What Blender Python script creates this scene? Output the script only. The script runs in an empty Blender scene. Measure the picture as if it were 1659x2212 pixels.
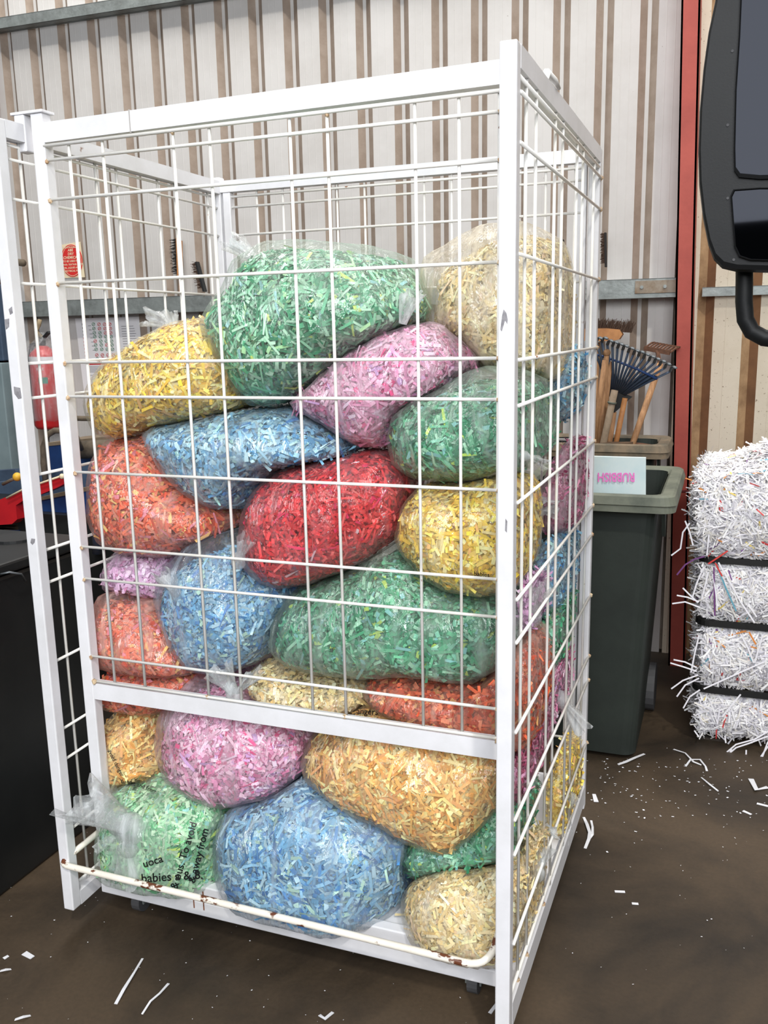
import bpy, bmesh, math, random
import numpy as np
from mathutils import Vector, Matrix
from mathutils.bvhtree import BVHTree
random.seed(7); RNG = np.random.default_rng(11)
SC = bpy.context.scene; COL = SC.collection
PI = math.pi

# ---------------------------------------------------------------- camera, light, exposure
FPX = 1928.65; CAM = Vector((1.57847, -1.79026, 1.58601)); YAW, PITCH, ROLL = 0.365312, -0.198486, -0.020937
def cam_axes():
    cy, sy, cp, sp = math.cos(YAW), math.sin(YAW), math.cos(PITCH), math.sin(PITCH)
    fw = Vector((-sy*cp, cy*cp, sp)); rt = Vector((cy, sy, 0)); up = rt.cross(fw)
    cr, sr = math.cos(ROLL), math.sin(ROLL)
    return rt*cr+up*sr, -rt*sr+up*cr, fw
RT, UP, FW = cam_axes()
cd = bpy.data.cameras.new('camera'); co = bpy.data.objects.new('camera', cd); COL.objects.link(co)
cd.sensor_fit = 'VERTICAL'; cd.sensor_height = 36; cd.lens = FPX/2212*36; cd.clip_start = .05; cd.clip_end = 100
m = Matrix((RT, UP, -FW)).transposed().to_4x4(); m.translation = CAM; co.matrix_world = m; SC.camera = co

W = bpy.data.worlds.new('world'); SC.world = W; W.use_nodes = True
nt = W.node_tree; bg = nt.nodes['Background']
bg.inputs['Color'].default_value = (.86, .93, 1, 1); bg.inputs['Strength'].default_value = .13
def lamp(name, kind, loc, target, energy, color, **kw):
    d = bpy.data.lights.new(name, kind); d.energy = energy; d.color = color
    for k, v in kw.items(): setattr(d, k, v)
    o = bpy.data.objects.new(name, d); COL.objects.link(o); o.location = loc
    o.rotation_euler = (Vector(target)-Vector(loc)).to_track_quat('-Z', 'Y').to_euler(); return o
lamp('doorway_daylight', 'AREA', (1.9, -3.9, 3.3), (.7, .4, 1.15), 235, (.95, .97, 1), shape='RECTANGLE', size=3.6, size_y=2.4)
lamp('roof_skylight', 'AREA', (.2, 1.75, 4.9), (.2, 1.85, 0), 150, (1, .98, .95), shape='RECTANGLE', size=6, size_y=1.3)
lamp('sun', 'SUN', (4, -5, 8), (.6, .4, .8), .9, (1, .96, .88), angle=math.radians(2.5))
SC.view_settings.view_transform = 'Standard'; SC.view_settings.look = 'None'
SC.view_settings.exposure = 0.34; SC.view_settings.gamma = 1; SC.view_settings.use_curve_mapping = False
SC.cycles.transparent_max_bounces = 24; SC.cycles.max_bounces = 8

# ---------------------------------------------------------------- helpers
def ray(x, y): return FW + RT*((x-829.5)/FPX) - UP*((y-1106)/FPX)
def aty(x, y, Y): d = ray(x, y); return CAM + d*((Y-CAM.y)/d.y)
def atx(x, y, X): d = ray(x, y); return CAM + d*((X-CAM.x)/d.x)
def atz(x, y, Z): d = ray(x, y); return CAM + d*((Z-CAM.z)/d.z)
def lin(c):
    if isinstance(c, str): c = tuple(int(c[i:i+2], 16) for i in (0, 2, 4))
    return tuple(((v/255)/12.92 if v/255 <= .04045 else ((v/255+.055)/1.055)**2.4) for v in c)
def nd(nt, t, **kw):
    n = nt.nodes.new(t)
    for k, v in kw.items():
        if k in n.inputs: n.inputs[k].default_value = v
        else: setattr(n, k, v)
    return n
MATS = {}
def mat(name, col, rough=.6, metal=0, var=None, vscale=8, bump=0, bscale=40, spots=None, sscale=30, sthr=.62, spec=.5, stretch=None, alpha=None):
    """plain surface: base colour, large soft variation, small spots (rust, speckle, dirt), bump"""
    if name in MATS: return MATS[name]
    m = bpy.data.materials.new(name); m.use_nodes = True; nt = m.node_tree; L = nt.links
    b = nt.nodes['Principled BSDF']; b.inputs['Roughness'].default_value = rough; b.inputs['Metallic'].default_value = metal
    b.inputs['Specular IOR Level'].default_value = spec
    tc = nd(nt, 'ShaderNodeTexCoord'); src = tc.outputs['Object']
    if stretch:
        mp = nd(nt, 'ShaderNodeMapping'); mp.inputs['Scale'].default_value = stretch; L.new(src, mp.inputs[0]); src = mp.outputs[0]
    c = (*lin(col), 1); out = None
    rgb = nd(nt, 'ShaderNodeRGB'); rgb.outputs[0].default_value = c; out = rgb.outputs[0]
    def mixin(colr, scale, lo, hi, detail=6):
        nonlocal out
        n = nd(nt, 'ShaderNodeTexNoise', Scale=scale, Detail=detail, Roughness=.65); L.new(src, n.inputs['Vector'])
        r = nd(nt, 'ShaderNodeMapRange'); r.inputs[1].default_value = lo; r.inputs[2].default_value = hi; L.new(n.outputs[0], r.inputs[0])
        mx = nd(nt, 'ShaderNodeMix', data_type='RGBA'); L.new(r.outputs[0], mx.inputs[0]); L.new(out, mx.inputs[6])
        mx.inputs[7].default_value = (*lin(colr), 1); out = mx.outputs[2]
    if var: mixin(var, vscale, .4, .7)
    if spots: mixin(spots, sscale, sthr, sthr+.04, 4)
    L.new(out, b.inputs['Base Color'])
    if bump:
        n = nd(nt, 'ShaderNodeTexNoise', Scale=bscale, Detail=6); L.new(src, n.inputs['Vector'])
        bp = nd(nt, 'ShaderNodeBump', Strength=bump, Distance=.01); L.new(n.outputs[0], bp.inputs['Height']); L.new(bp.outputs[0], b.inputs['Normal'])
    MATS[name] = m; return m
def paper_mat(name='shredded_paper', rough=.75):
    if name in MATS: return MATS[name]
    m = bpy.data.materials.new(name); m.use_nodes = True; nt = m.node_tree; b = nt.nodes['Principled BSDF']
    a = nd(nt, 'ShaderNodeAttribute', attribute_name='tint'); nt.links.new(a.outputs['Color'], b.inputs['Base Color'])
    b.inputs['Roughness'].default_value = rough; b.inputs['Specular IOR Level'].default_value = .25; MATS[name] = m; return m
def film_mat(name, op=.14, tint=(235, 240, 242), scale=9, seed=0.):
    """thin clear polythene: mostly see-through, milky where it creases, glossy"""
    if name in MATS: return MATS[name]
    m = bpy.data.materials.new(name); m.use_nodes = True; nt = m.node_tree; L = nt.links; nt.nodes.remove(nt.nodes['Principled BSDF'])
    o = nt.nodes['Material Output']
    tc = nd(nt, 'ShaderNodeTexCoord'); mp = nd(nt, 'ShaderNodeMapping'); mp.inputs['Scale'].default_value = (2.4, 1.2, .5)
    mp.inputs['Rotation'].default_value = (seed*.7, seed*1.3, seed*.9); mp.inputs['Location'].default_value = (seed, seed*2, 0)
    L.new(tc.outputs['Object'], mp.inputs[0])
    n = nd(nt, 'ShaderNodeTexNoise', Scale=scale, Detail=5, Roughness=.6, Distortion=1.6); L.new(mp.outputs[0], n.inputs['Vector'])
    bp = nd(nt, 'ShaderNodeBump', Strength=.9, Distance=.035); L.new(n.outputs[0], bp.inputs['Height'])
    n2 = nd(nt, 'ShaderNodeTexNoise', Scale=5, Detail=5, Roughness=.6, Distortion=2.0); L.new(mp.outputs[0], n2.inputs['Vector'])
    r = nd(nt, 'ShaderNodeMapRange'); r.inputs[1].default_value = .45; r.inputs[2].default_value = .72; r.inputs[3].default_value = op*.38; r.inputs[4].default_value = min(.9, op*3.3)
    L.new(n2.outputs[0], r.inputs[0])
    lw = nd(nt, 'ShaderNodeLayerWeight', Blend=.22); L.new(bp.outputs[0], lw.inputs['Normal'])
    ad = nd(nt, 'ShaderNodeMath', operation='MULTIPLY_ADD'); L.new(lw.outputs['Facing'], ad.inputs[0]); ad.inputs[1].default_value = .22; L.new(r.outputs[0], ad.inputs[2])
    cl = nd(nt, 'ShaderNodeClamp'); L.new(ad.outputs[0], cl.inputs[0])
    tr = nd(nt, 'ShaderNodeBsdfTransparent'); df = nd(nt, 'ShaderNodeBsdfDiffuse'); df.inputs[0].default_value = (*lin(tint), 1)
    tl = nd(nt, 'ShaderNodeBsdfTranslucent'); tl.inputs[0].default_value = (*lin(tint), 1)
    m0 = nd(nt, 'ShaderNodeMixShader'); m0.inputs[0].default_value = .35; L.new(df.outputs[0], m0.inputs[1]); L.new(tl.outputs[0], m0.inputs[2])
    m1 = nd(nt, 'ShaderNodeMixShader'); L.new(cl.outputs[0], m1.inputs[0]); L.new(tr.outputs[0], m1.inputs[1]); L.new(m0.outputs[0], m1.inputs[2])
    gl = nd(nt, 'ShaderNodeBsdfGlossy', Roughness=.11); gl.inputs[0].default_value = (1, 1, 1, 1); L.new(bp.outputs[0], gl.inputs['Normal'])
    lf = nd(nt, 'ShaderNodeLayerWeight', Blend=.5); L.new(bp.outputs[0], lf.inputs['Normal'])
    pw = nd(nt, 'ShaderNodeMath', operation='POWER'); L.new(lf.outputs['Facing'], pw.inputs[0]); pw.inputs[1].default_value = 4
    fr = nd(nt, 'ShaderNodeMath', operation='MULTIPLY_ADD'); L.new(pw.outputs[0], fr.inputs[0]); fr.inputs[1].default_value = .40; fr.inputs[2].default_value = .075
    m2 = nd(nt, 'ShaderNodeMixShader'); L.new(fr.outputs[0], m2.inputs[0]); L.new(m1.outputs[0], m2.inputs[1]); L.new(gl.outputs[0], m2.inputs[2])
    L.new(m2.outputs[0], o.inputs[0]); MATS[name] = m; return m

class MB:
    """collects shapes and links them as one mesh"""
    def __init__(s): s.v = []; s.f = []; s.mi = []
    def add(s, vs, fs, mi=0):
        k = len(s.v); s.v += [tuple(v) for v in vs]; s.f += [tuple(i+k for i in f) for f in fs]; s.mi += [mi]*len(fs); return s
    def box(s, a, b, mi=0, bev=0):
        (x0, y0, z0), (x1, y1, z1) = [min(p, q) for p, q in zip(a, b)], [max(p, q) for p, q in zip(a, b)]
        if bev:
            bm = bmesh.new(); bmesh.ops.create_cube(bm, size=1)
            for v in bm.verts: v.co = Vector(((x0+x1)/2+v.co.x*(x1-x0), (y0+y1)/2+v.co.y*(y1-y0), (z0+z1)/2+v.co.z*(z1-z0)))
            bmesh.ops.bevel(bm, geom=bm.edges[:], offset=bev, segments=2, affect='EDGES', profile=.5)
            bm.verts.index_update(); s.add([v.co[:] for v in bm.verts], [[v.index for v in f.verts] for f in bm.faces], mi); bm.free(); return s
        return s.add([(x, y, z) for x in (x0, x1) for y in (y0, y1) for z in (z0, z1)],
                     [(0, 1, 3, 2), (4, 6, 7, 5), (0, 4, 5, 1), (2, 3, 7, 6), (0, 2, 6, 4), (1, 5, 7, 3)], mi)
    def hexa(s, p8, mi=0):   # p8: four base points, four top points
        return s.add(p8, [(3, 2, 1, 0), (4, 5, 6, 7), (0, 1, 5, 4), (1, 2, 6, 5), (2, 3, 7, 6), (3, 0, 4, 7)], mi)
    def bar(s, a, b, w, h, up=(0, 0, 1), mi=0):   # rectangular bar along a-b
        a, b = Vector(a), Vector(b); d = (b-a).normalized(); u = Vector(up); sd = d.cross(u).normalized()*w/2; u = sd.cross(d).normalized()*h/2
        return s.hexa([a-sd-u, a+sd-u, a+sd+u, a-sd+u, b-sd-u, b+sd-u, b+sd+u, b-sd+u], mi)
    def tube(s, pts, r, n=8, mi=0, cap=True, flat=1.):
        pts = [Vector(p) for p in pts]; rs = r if isinstance(r, (list, tuple)) else [r]*len(pts); vs = []; fs = []
        prev = None
        for i, p in enumerate(pts):
            d = (pts[min(i+1, len(pts)-1)]-pts[max(i-1, 0)]).normalized()
            if prev is None: prev = d.orthogonal().normalized()
            u = (prev-d*prev.dot(d)).normalized(); prev = u; w = d.cross(u)
            for k in range(n): a = 2*PI*k/n; vs.append(p+(u*math.cos(a)*flat+w*math.sin(a))*rs[i])
        for i in range(len(pts)-1):
            for k in range(n): fs.append((i*n+k, i*n+(k+1) % n, (i+1)*n+(k+1) % n, (i+1)*n+k))
        if cap: fs.append(tuple(range(n))[::-1]); fs.append(tuple((len(pts)-1)*n+k for k in range(n)))
        return s.add(vs, fs, mi)
    def ball(s, c, r, n=12, mi=0, sc=(1, 1, 1)):
        c = Vector(c); vs = []; fs = []; m_ = n//2
        for i in range(m_+1):
            t = PI*i/m_
            for k in range(n): a = 2*PI*k/n; vs.append((c.x+r*sc[0]*math.sin(t)*math.cos(a), c.y+r*sc[1]*math.sin(t)*math.sin(a), c.z+r*sc[2]*math.cos(t)))
        for i in range(m_):
            for k in range(n): fs.append((i*n+k, (i+1)*n+k, (i+1)*n+(k+1) % n, i*n+(k+1) % n))
        return s.add(vs, fs, mi)
    def prism(s, pts, off, mi=0):   # planar outline extruded by vector off
        n = len(pts); off = Vector(off); a = [Vector(p) for p in pts]
        return s.add(a+[p+off for p in a], [tuple(range(n)), tuple(range(2*n-1, n-1, -1))]+[(i, n+i, n+(i+1) % n, (i+1) % n) for i in range(n)], mi)
    def build(s, name, mats, parent=None, smooth=False, loc=None):
        me = bpy.data.meshes.new(name); vs = s.v
        if loc is not None: vs = [(v[0]-loc[0], v[1]-loc[1], v[2]-loc[2]) for v in vs]
        me.from_pydata(vs, [], s.f); 
        for m_ in (mats if isinstance(mats, (list, tuple)) else [mats]): me.materials.append(m_)
        me.polygons.foreach_set('material_index', s.mi)
        if smooth: me.polygons.foreach_set('use_smooth', [True]*len(me.polygons))
        me.update(); o = bpy.data.objects.new(name, me); COL.objects.link(o)
        if loc is not None: o.location = loc
        if parent: put(o, parent)
        return o
def put(o, parent):
    o.parent = parent; o.matrix_parent_inverse = Matrix.Translation(-WLOC.get(parent.name, Vector((0, 0, 0))))
WLOC = {}
def tag(o, label=None, cat=None, group=None, kind=None):
    for k, v in (('label', label), ('category', cat), ('group', group), ('kind', kind)):
        if v: o[k] = v
    return o
def thing(name, loc, label, cat, group=None):
    o = bpy.data.objects.new(name, None); COL.objects.link(o); o.location = loc; WLOC[o.name] = Vector(loc); o.empty_display_size = .05
    return tag(o, label, cat, group)
def struct(o): o['kind'] = 'structure'; return o
def textmesh(txt, size, extrude=0., align='CENTER', bold=0.):
    cu = bpy.data.curves.new('t', 'FONT'); cu.body = txt; cu.size = size; cu.extrude = extrude; cu.align_x = align; cu.resolution_u = 3; cu.offset = bold; cu.space_line = 1.0
    o = bpy.data.objects.new('t', cu); COL.objects.link(o); bpy.context.view_layer.update()
    me = bpy.data.meshes.new_from_object(o.evaluated_get(bpy.context.evaluated_depsgraph_get()))
    bpy.data.objects.remove(o); bpy.data.curves.remove(cu)
    vs = [v.co.copy() for v in me.vertices]; fs = [tuple(p.vertices) for p in me.polygons]; bpy.data.meshes.remove(me); return vs, fs

# ---------------------------------------------------------------- materials
M_WHITE = mat('white_painted_steel', (228, 228, 232), .42, 0, (214, 214, 216), 6, .05, 30, (128, 82, 50), 9, .735)
M_WIRE = mat('white_painted_wire', (238, 237, 234), .4, 0, (222, 218, 208), 5, 0, 30, (150, 100, 62), 14, .69)
M_RUST = mat('rust', (138, 82, 48), .9, 0, (84, 48, 30), 60, .4, 200)
M_WELD = mat('rust_tinged_weld', (214, 192, 158), .7, 0, (150, 98, 60), 60, .2, 200)
M_TUBE = mat('chipped_cream_tube', (240, 234, 222), .4, 0, (226, 220, 206), 10, .1, 60, (104, 58, 36), 18, .545, stretch=(.7, 1, 1))
M_SCUFF = mat('grey_scuffed_paint', (150, 148, 152), .7, 0, (110, 108, 112), 90)
M_GALV = mat('galvanised_steel', (140, 146, 144), .5, .35, (112, 116, 114), 14, .15, 60, (105, 92, 74), 16, .68)
M_WALL = mat('off_white_wall_sheet', (196, 193, 190), .75, 0, (182, 178, 174), 2.2, .03, 80, (120, 108, 98), 38, .735)
M_RIB = mat('greybrown_sheet_fold', (152, 137, 124), .85, 0, (132, 116, 102), 9, .05, 80)  # greyish brown for the sloped fold faces and the backing
M_WALL2 = mat('speckled_sheet', (206, 196, 178), .8, 0, (192, 180, 160), 3, .03, 80, (128, 112, 92), 95, .64)
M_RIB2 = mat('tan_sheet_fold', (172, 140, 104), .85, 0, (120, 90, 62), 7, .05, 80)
M_RED = mat('red_oxide_paint', (168, 74, 62), .65, 0, (150, 62, 52), 5, .05, 60)
M_DKRED = mat('dark_maroon_paint', (112, 40, 40), .6, 0, (92, 32, 32), 5)
M_GREEN = mat('dark_green_plastic', (50, 56, 52), .55, 0, (42, 47, 44), 4, .04, 60, spec=.25)
M_RIM = mat('dusty_green_plastic', (112, 116, 102), .7, 0, (78, 84, 74), 7, .05, 60)
M_BLACK = mat('matt_black_plastic', (27, 29, 31), .55, 0, (22, 23, 24), 5)
M_BLACK2 = mat('satin_black_plastic', (20, 21, 22), .5, 0, (24, 25, 26), 12, .03, 250, spec=.2)
M_DARKBOX = mat('black_painted_steel', (24, 26, 27), .4, 0, (34, 35, 35), 3)
M_WOOD = mat('weathered_wood', (172, 130, 92), .75, 0, (132, 94, 62), 30, .1, 60, stretch=(3, 3, .4))
M_WOOD2 = mat('orange_wood', (190, 132, 80), .6, 0, (158, 104, 60), 20)
M_BRIS = mat('black_bristle', (34, 30, 28), .9)
M_BRIS2 = mat('brown_bristle', (74, 54, 42), .9)
M_BLUE = mat('blue_enamel', (28, 66, 122), .5, 0, (20, 46, 92), 6, .05, 50, (84, 70, 58), 20, .70)
M_BLUE2 = mat('dusty_blue_enamel', (64, 82, 104), .7, 0, (46, 60, 80), 6)
M_DUST = mat('brown_dust', (128, 112, 92), .9, 0, (104, 90, 74), 20)
M_HOSE = mat('dusty_rubber_hose', (106, 94, 78), .85, 0, (78, 68, 56), 30)
M_REDPL = mat('red_plastic', (196, 30, 38), .4, 0, (176, 24, 34), 5)
M_CREAM = mat('cream_edge', (226, 206, 172), .6)
M_YEL = mat('yellow_plastic', (218, 172, 52), .5, 0, (176, 132, 44), 20)
M_GREY = mat('blue_grey_panel', (126, 142, 146), .6, 0, (104, 120, 124), 3)
M_EXT = mat('extinguisher_red', (188, 40, 42), .3)
M_PAPERW = mat('white_printed_paper', (226, 224, 226), .7)
M_INKG = mat('green_ink', (64, 122, 88), .7); M_INKR = mat('red_ink', (196, 52, 56), .7); M_INKK = mat('dark_ink', (52, 50, 58), .7)
M_CREAMC = mat('cream_card', (224, 208, 176), .7); M_SIGNRED = mat('sign_red', (206, 42, 40), .55)
M_PINKINK = mat('pink_marker', (232, 120, 196), .7)
M_CARD = mat('white_card', (214, 228, 228), .6, 0, (190, 216, 222), 5)
M_TINE = mat('grey_steel_tine', (112, 118, 122), .45, .5); M_RTINE = mat('rusty_steel', (110, 74, 54), .8, .2, (74, 50, 38), 60)
M_STRAP = mat('black_strapping', (18, 18, 18), .5)
M_MIRROR = mat('dark_mirror_glass', (24, 25, 28), .03, 1.0)
M_CAST = mat('grey_rubber', (70, 70, 72), .7); M_PAL = mat('dark_timber', (52, 44, 38), .9)
M_TEXT = mat('black_print', (18, 18, 20), .5)
M_FILM = film_mat('clear_film_knot', .42, scale=22, seed=3)

# ---------------------------------------------------------------- the shed
def floor_material():
    m = bpy.data.materials.new('stained_concrete'); m.use_nodes = True; nt = m.node_tree; L = nt.links; b = nt.nodes['Principled BSDF']
    tc = nd(nt, 'ShaderNodeTexCoord')
    n = nd(nt, 'ShaderNodeTexNoise', Scale=1.5, Detail=7, Roughness=.6, Distortion=.6); L.new(tc.outputs['Object'], n.inputs['Vector'])
    cr = nd(nt, 'ShaderNodeValToRGB'); L.new(n.outputs[0], cr.inputs[0]); e = cr.color_ramp.elements
    e[0].position = .36; e[0].color = (*lin((40, 33, 25)), 1); e[1].position = .6; e[1].color = (*lin((77, 63, 47)), 1)
    n2 = nd(nt, 'ShaderNodeTexNoise', Scale=90, Detail=4); L.new(tc.outputs['Object'], n2.inputs['Vector'])
    r2 = nd(nt, 'ShaderNodeMapRange'); r2.inputs[3].default_value = .72; r2.inputs[4].default_value = 1.2; L.new(n2.outputs[0], r2.inputs[0])
    mx = nd(nt, 'ShaderNodeVectorMath', operation='SCALE'); L.new(cr.outputs[0], mx.inputs[0]); L.new(r2.outputs[0], mx.inputs['Scale'])
    L.new(mx.outputs[0], b.inputs['Base Color'])
    r = nd(nt, 'ShaderNodeMapRange'); r.inputs[3].default_value = .42; r.inputs[4].default_value = .8; L.new(n.outputs[0], r.inputs[0]); L.new(r.outputs[0], b.inputs['Roughness'])
    bp = nd(nt, 'ShaderNodeBump', Strength=.12, Distance=.004); L.new(n2.outputs[0], bp.inputs['Height']); L.new(bp.outputs[0], b.inputs['Normal'])
    return m
struct(MB().box((-6.5, -5, -.1), (6, 3.2, 0)).build('floor', floor_material()))
WPHI = .0397; WY0 = 2.5712
def wy(x): return WY0+math.tan(WPHI)*x
WD = Vector((math.cos(WPHI), math.sin(WPHI), 0)); WN = Vector((-WD.y, WD.x, 0)); WP = Vector((0, WY0, 0))
def wpt(s, z, d=0): p = WP+WD*s+WN*d; return Vector((p.x, p.y, z))
wall = bpy.data.objects.new('wall_back', None); COL.objects.link(wall); struct(wall); wall.location = (0, WY0, 0); WLOC['wall_back'] = Vector((0, WY0, 0))
S0 = -2.2719; PITCHR = .19
prof = [(0, 0, 1), (.030, .028, 0), (.047, .028, 1), (.078, 0, 0), (.110, 0, 0), (.112, -.0008, 0), (.115, 0, 0), (.148, 0, 0), (.150, -.0008, 0), (.153, 0, 0)]
def sheet(k0, n, zlo, zhi, mats, z_extra=0):
    mb = MB(); pts = []
    for k in range(n):
        for (ds, dd, mk) in prof: pts.append((S0+(k0+k)*PITCHR+ds, dd, mk))
    pts.append((S0+(k0+n)*PITCHR, 0, 0))
    for i in range(len(pts)-1):
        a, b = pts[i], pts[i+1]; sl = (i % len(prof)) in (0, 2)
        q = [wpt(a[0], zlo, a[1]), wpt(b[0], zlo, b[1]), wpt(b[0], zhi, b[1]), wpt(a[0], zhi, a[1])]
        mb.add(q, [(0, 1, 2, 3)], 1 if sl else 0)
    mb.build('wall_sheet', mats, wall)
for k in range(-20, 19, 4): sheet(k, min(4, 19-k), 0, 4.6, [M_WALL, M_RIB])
def sw(px, py):   # distance along the wall of a photo point
    d = ray(px, py); p = CAM+d*((WP-CAM).dot(WN)/d.dot(WN)); return (p-WP).dot(WD)
q0, q1, q2, q3 = sw(1505, 700), sw(1523, 700), sw(1541, 700), sw(1604, 700)
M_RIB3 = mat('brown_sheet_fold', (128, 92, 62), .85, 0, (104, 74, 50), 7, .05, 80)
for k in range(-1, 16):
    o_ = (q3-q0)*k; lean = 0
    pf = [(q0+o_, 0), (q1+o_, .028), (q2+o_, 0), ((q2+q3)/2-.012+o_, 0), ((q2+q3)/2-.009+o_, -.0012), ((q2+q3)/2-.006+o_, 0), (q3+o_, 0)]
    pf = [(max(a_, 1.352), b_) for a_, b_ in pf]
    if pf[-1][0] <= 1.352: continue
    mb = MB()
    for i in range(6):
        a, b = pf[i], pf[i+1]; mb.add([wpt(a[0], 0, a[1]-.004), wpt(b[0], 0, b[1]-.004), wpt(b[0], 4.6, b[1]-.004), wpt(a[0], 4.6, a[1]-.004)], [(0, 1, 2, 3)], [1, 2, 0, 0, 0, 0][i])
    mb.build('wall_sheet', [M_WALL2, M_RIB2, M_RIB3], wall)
# outer skin so no daylight leaks
MB().hexa([wpt(-6.5, 0, .05), wpt(6, 0, .05), wpt(6, 0, .08), wpt(-6.5, 0, .08), wpt(-6.5, 4.6, .05), wpt(6, 4.6, .05), wpt(6, 4.6, .08), wpt(-6.5, 4.6, .08)]).build('backing', M_RIB, wall)
def girt(name, s0, s1, z0, z1, depth, mt=M_GALV):
    mb = MB(); t = .004
    def pl(a, b, c, d): mb.hexa([wpt(s0, a[1], a[0]), wpt(s1, a[1], a[0]), wpt(s1, b[1], b[0]), wpt(s0, b[1], b[0]), wpt(s0, d[1], d[0]), wpt(s1, d[1], d[0]), wpt(s1, c[1], c[0]), wpt(s0, c[1], c[0])])
    pl((-depth, z0), (-depth+t, z0), (-depth+t, z1), (-depth, z1))               # face
    pl((-depth, z1-t), (0, z1-t), (0, z1), (-depth, z1))                         # top flange
    pl((-.02, z0), (-.016, z0), (-.016, z1), (-.02, z1))
    pl((-depth, z0), (-.0, z0), (-.0, z0+t), (-depth, z0+t))
    pl((-depth-.003, z0-.0), (-depth, z0-.0), (-depth, z0+.016), (-depth-.003, z0+.016))
    return struct(mb.build(name, mt))
girt('trim_1', -2.33, 1.40, 1.715, 1.80, .10)
girt('trim_2', -6.0, 1.40, 3.245, 3.30, .07)
girt('trim_3', 1.46, 4.4, 1.715, 1.755, .04)
t4 = MB().hexa([wpt(1.17, 1.735, -.1075), wpt(1.385, 1.735, -.1075), wpt(1.385, 1.735, -.101), wpt(1.17, 1.735, -.101), wpt(1.17, 1.79, -.1075), wpt(1.385, 1.79, -.1075), wpt(1.385, 1.79, -.101), wpt(1.17, 1.79, -.101)])
struct(t4.build('trim_4', mat('dull_cleat_steel', (150, 140, 126), .7, .2, (120, 96, 72), 20)))
for s_ in (1.2, 1.3):
    p = wpt(s_, 1.762, -.107); b_ = MB().tube([p, p-WN*.008], .008, 8).build('bolt', M_GALV, None); put(b_, bpy.data.objects['trim_4']); b_.matrix_parent_inverse = Matrix()
# chalk number on the girt
vs, fs = textmesh('~ 25', .045)
num = MB().add([wpt(.95+v.x, 1.738+v.y, -.1045) for v in vs], fs).build('chalk_number', mat('grey_pencil', (84, 88, 88), .8)); num.parent = bpy.data.objects['trim_1']
# steel columns (lean as they do in the photograph)
def column(name, xl0, xr0, z0, xl1, xr1, z1, y, dep, m_):
    def X(xa, xb, z): return xa+(xb-xa)*(z-z0)/(z1-z0)
    mb = MB(); a = [X(xl0, xl1, 0), X(xr0, xr1, 0)]; b = [X(xl0, xl1, 4.6), X(xr0, xr1, 4.6)]; f = .008
    mb.hexa([(a[0], y, 0), (a[1], y, 0), (a[1], y+.01, 0), (a[0], y+.01, 0), (b[0], y, 4.6), (b[1], y, 4.6), (b[1], y+.01, 4.6), (b[0], y+.01, 4.6)])
    for q in (0, 1):
        s_ = (f if q == 0 else -f)
        mb.hexa([(a[q], y, 0), (a[q]+s_, y, 0), (a[q]+s_, y+dep, 0), (a[q], y+dep, 0), (b[q], y, 4.6), (b[q]+s_, y, 4.6), (b[q]+s_, y+dep, 4.6), (b[q], y+dep, 4.6)])
    return struct(mb.build(name, m_))
column('trim_5', 1.375, 1.449, .76, 1.327, 1.402, 2.91, 2.45, .19, M_RED)
cl0, cl1 = aty(34, 1005, 2.4), aty(12, 830, 2.4)
column('trim_6', cl0.x, -2.445, .75, cl0.x+(cl1.x-cl0.x)*(2.83-cl0.z)/(cl1.z-cl0.z)*.6, -2.322, 2.83, 2.40, .1, M_DKRED)
pl_ = MB().box((1.36, 2.444, .845), (1.452, 2.45, .853)).build('joint_line', M_DKRED); pl_.parent = bpy.data.objects['trim_5']

# ---------------------------------------------------------------- the cage
ZB = .08; ZT = 2.08
cage = thing('mesh_cage_trolley', (.6, .4, 0), 'tall white steel mesh cage trolley full of bags of coloured shredded paper', 'cage')
def cp(name, mb, m_=M_WHITE, smooth=False, parent=cage): return mb.build(name, m_, parent, smooth)
def tubebox(a, b, bev=.003): return MB().box(a, b, 0, bev)
def skewbar(p0, p1, w, h): return MB().bar(p0, p1, w, h)
# right side frame: plane from RA (front) to RB (back), outer faces
RA = Vector((1.2116, -.1377, 0)); RB = Vector((1.221, .93, 0)); RDir = (RB-RA).normalized(); RNrm = Vector((RDir.y, -RDir.x, 0))
def rp(y, z, off=0): t = (y-RA.y)/(RB.y-RA.y); p = RA.lerp(RB, t)+RNrm*off; return Vector((p.x, p.y, z))
LA = Vector((-.0173, -.0955, 0)); LB = Vector((-.0276, .92, 0))
def lp(y, z, off=0): t = (y-LA.y)/(LB.y-LA.y); p = LA.lerp(LB, t); return Vector((p.x+off, p.y, z))
T = .032
def vpost(x0, y0, x1, y1, z0, z1): return tubebox((x0, y0, z0), (x1, y1, z1))
post_rf = cp('post', vpost(RA.x-T, RA.y, RA.x, RA.y+T, ZB-.02, ZT))
cp('post', vpost(RB.x-T, RB.y-T, RB.x, RB.y, ZB-.02, ZT))
cp('post', vpost(LA.x, LA.y, LA.x+T, LA.y+T, ZB, ZT))
cp('post', vpost(LB.x, LB.y-T, LB.x+T, LB.y, ZB, ZT+.012))
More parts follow.
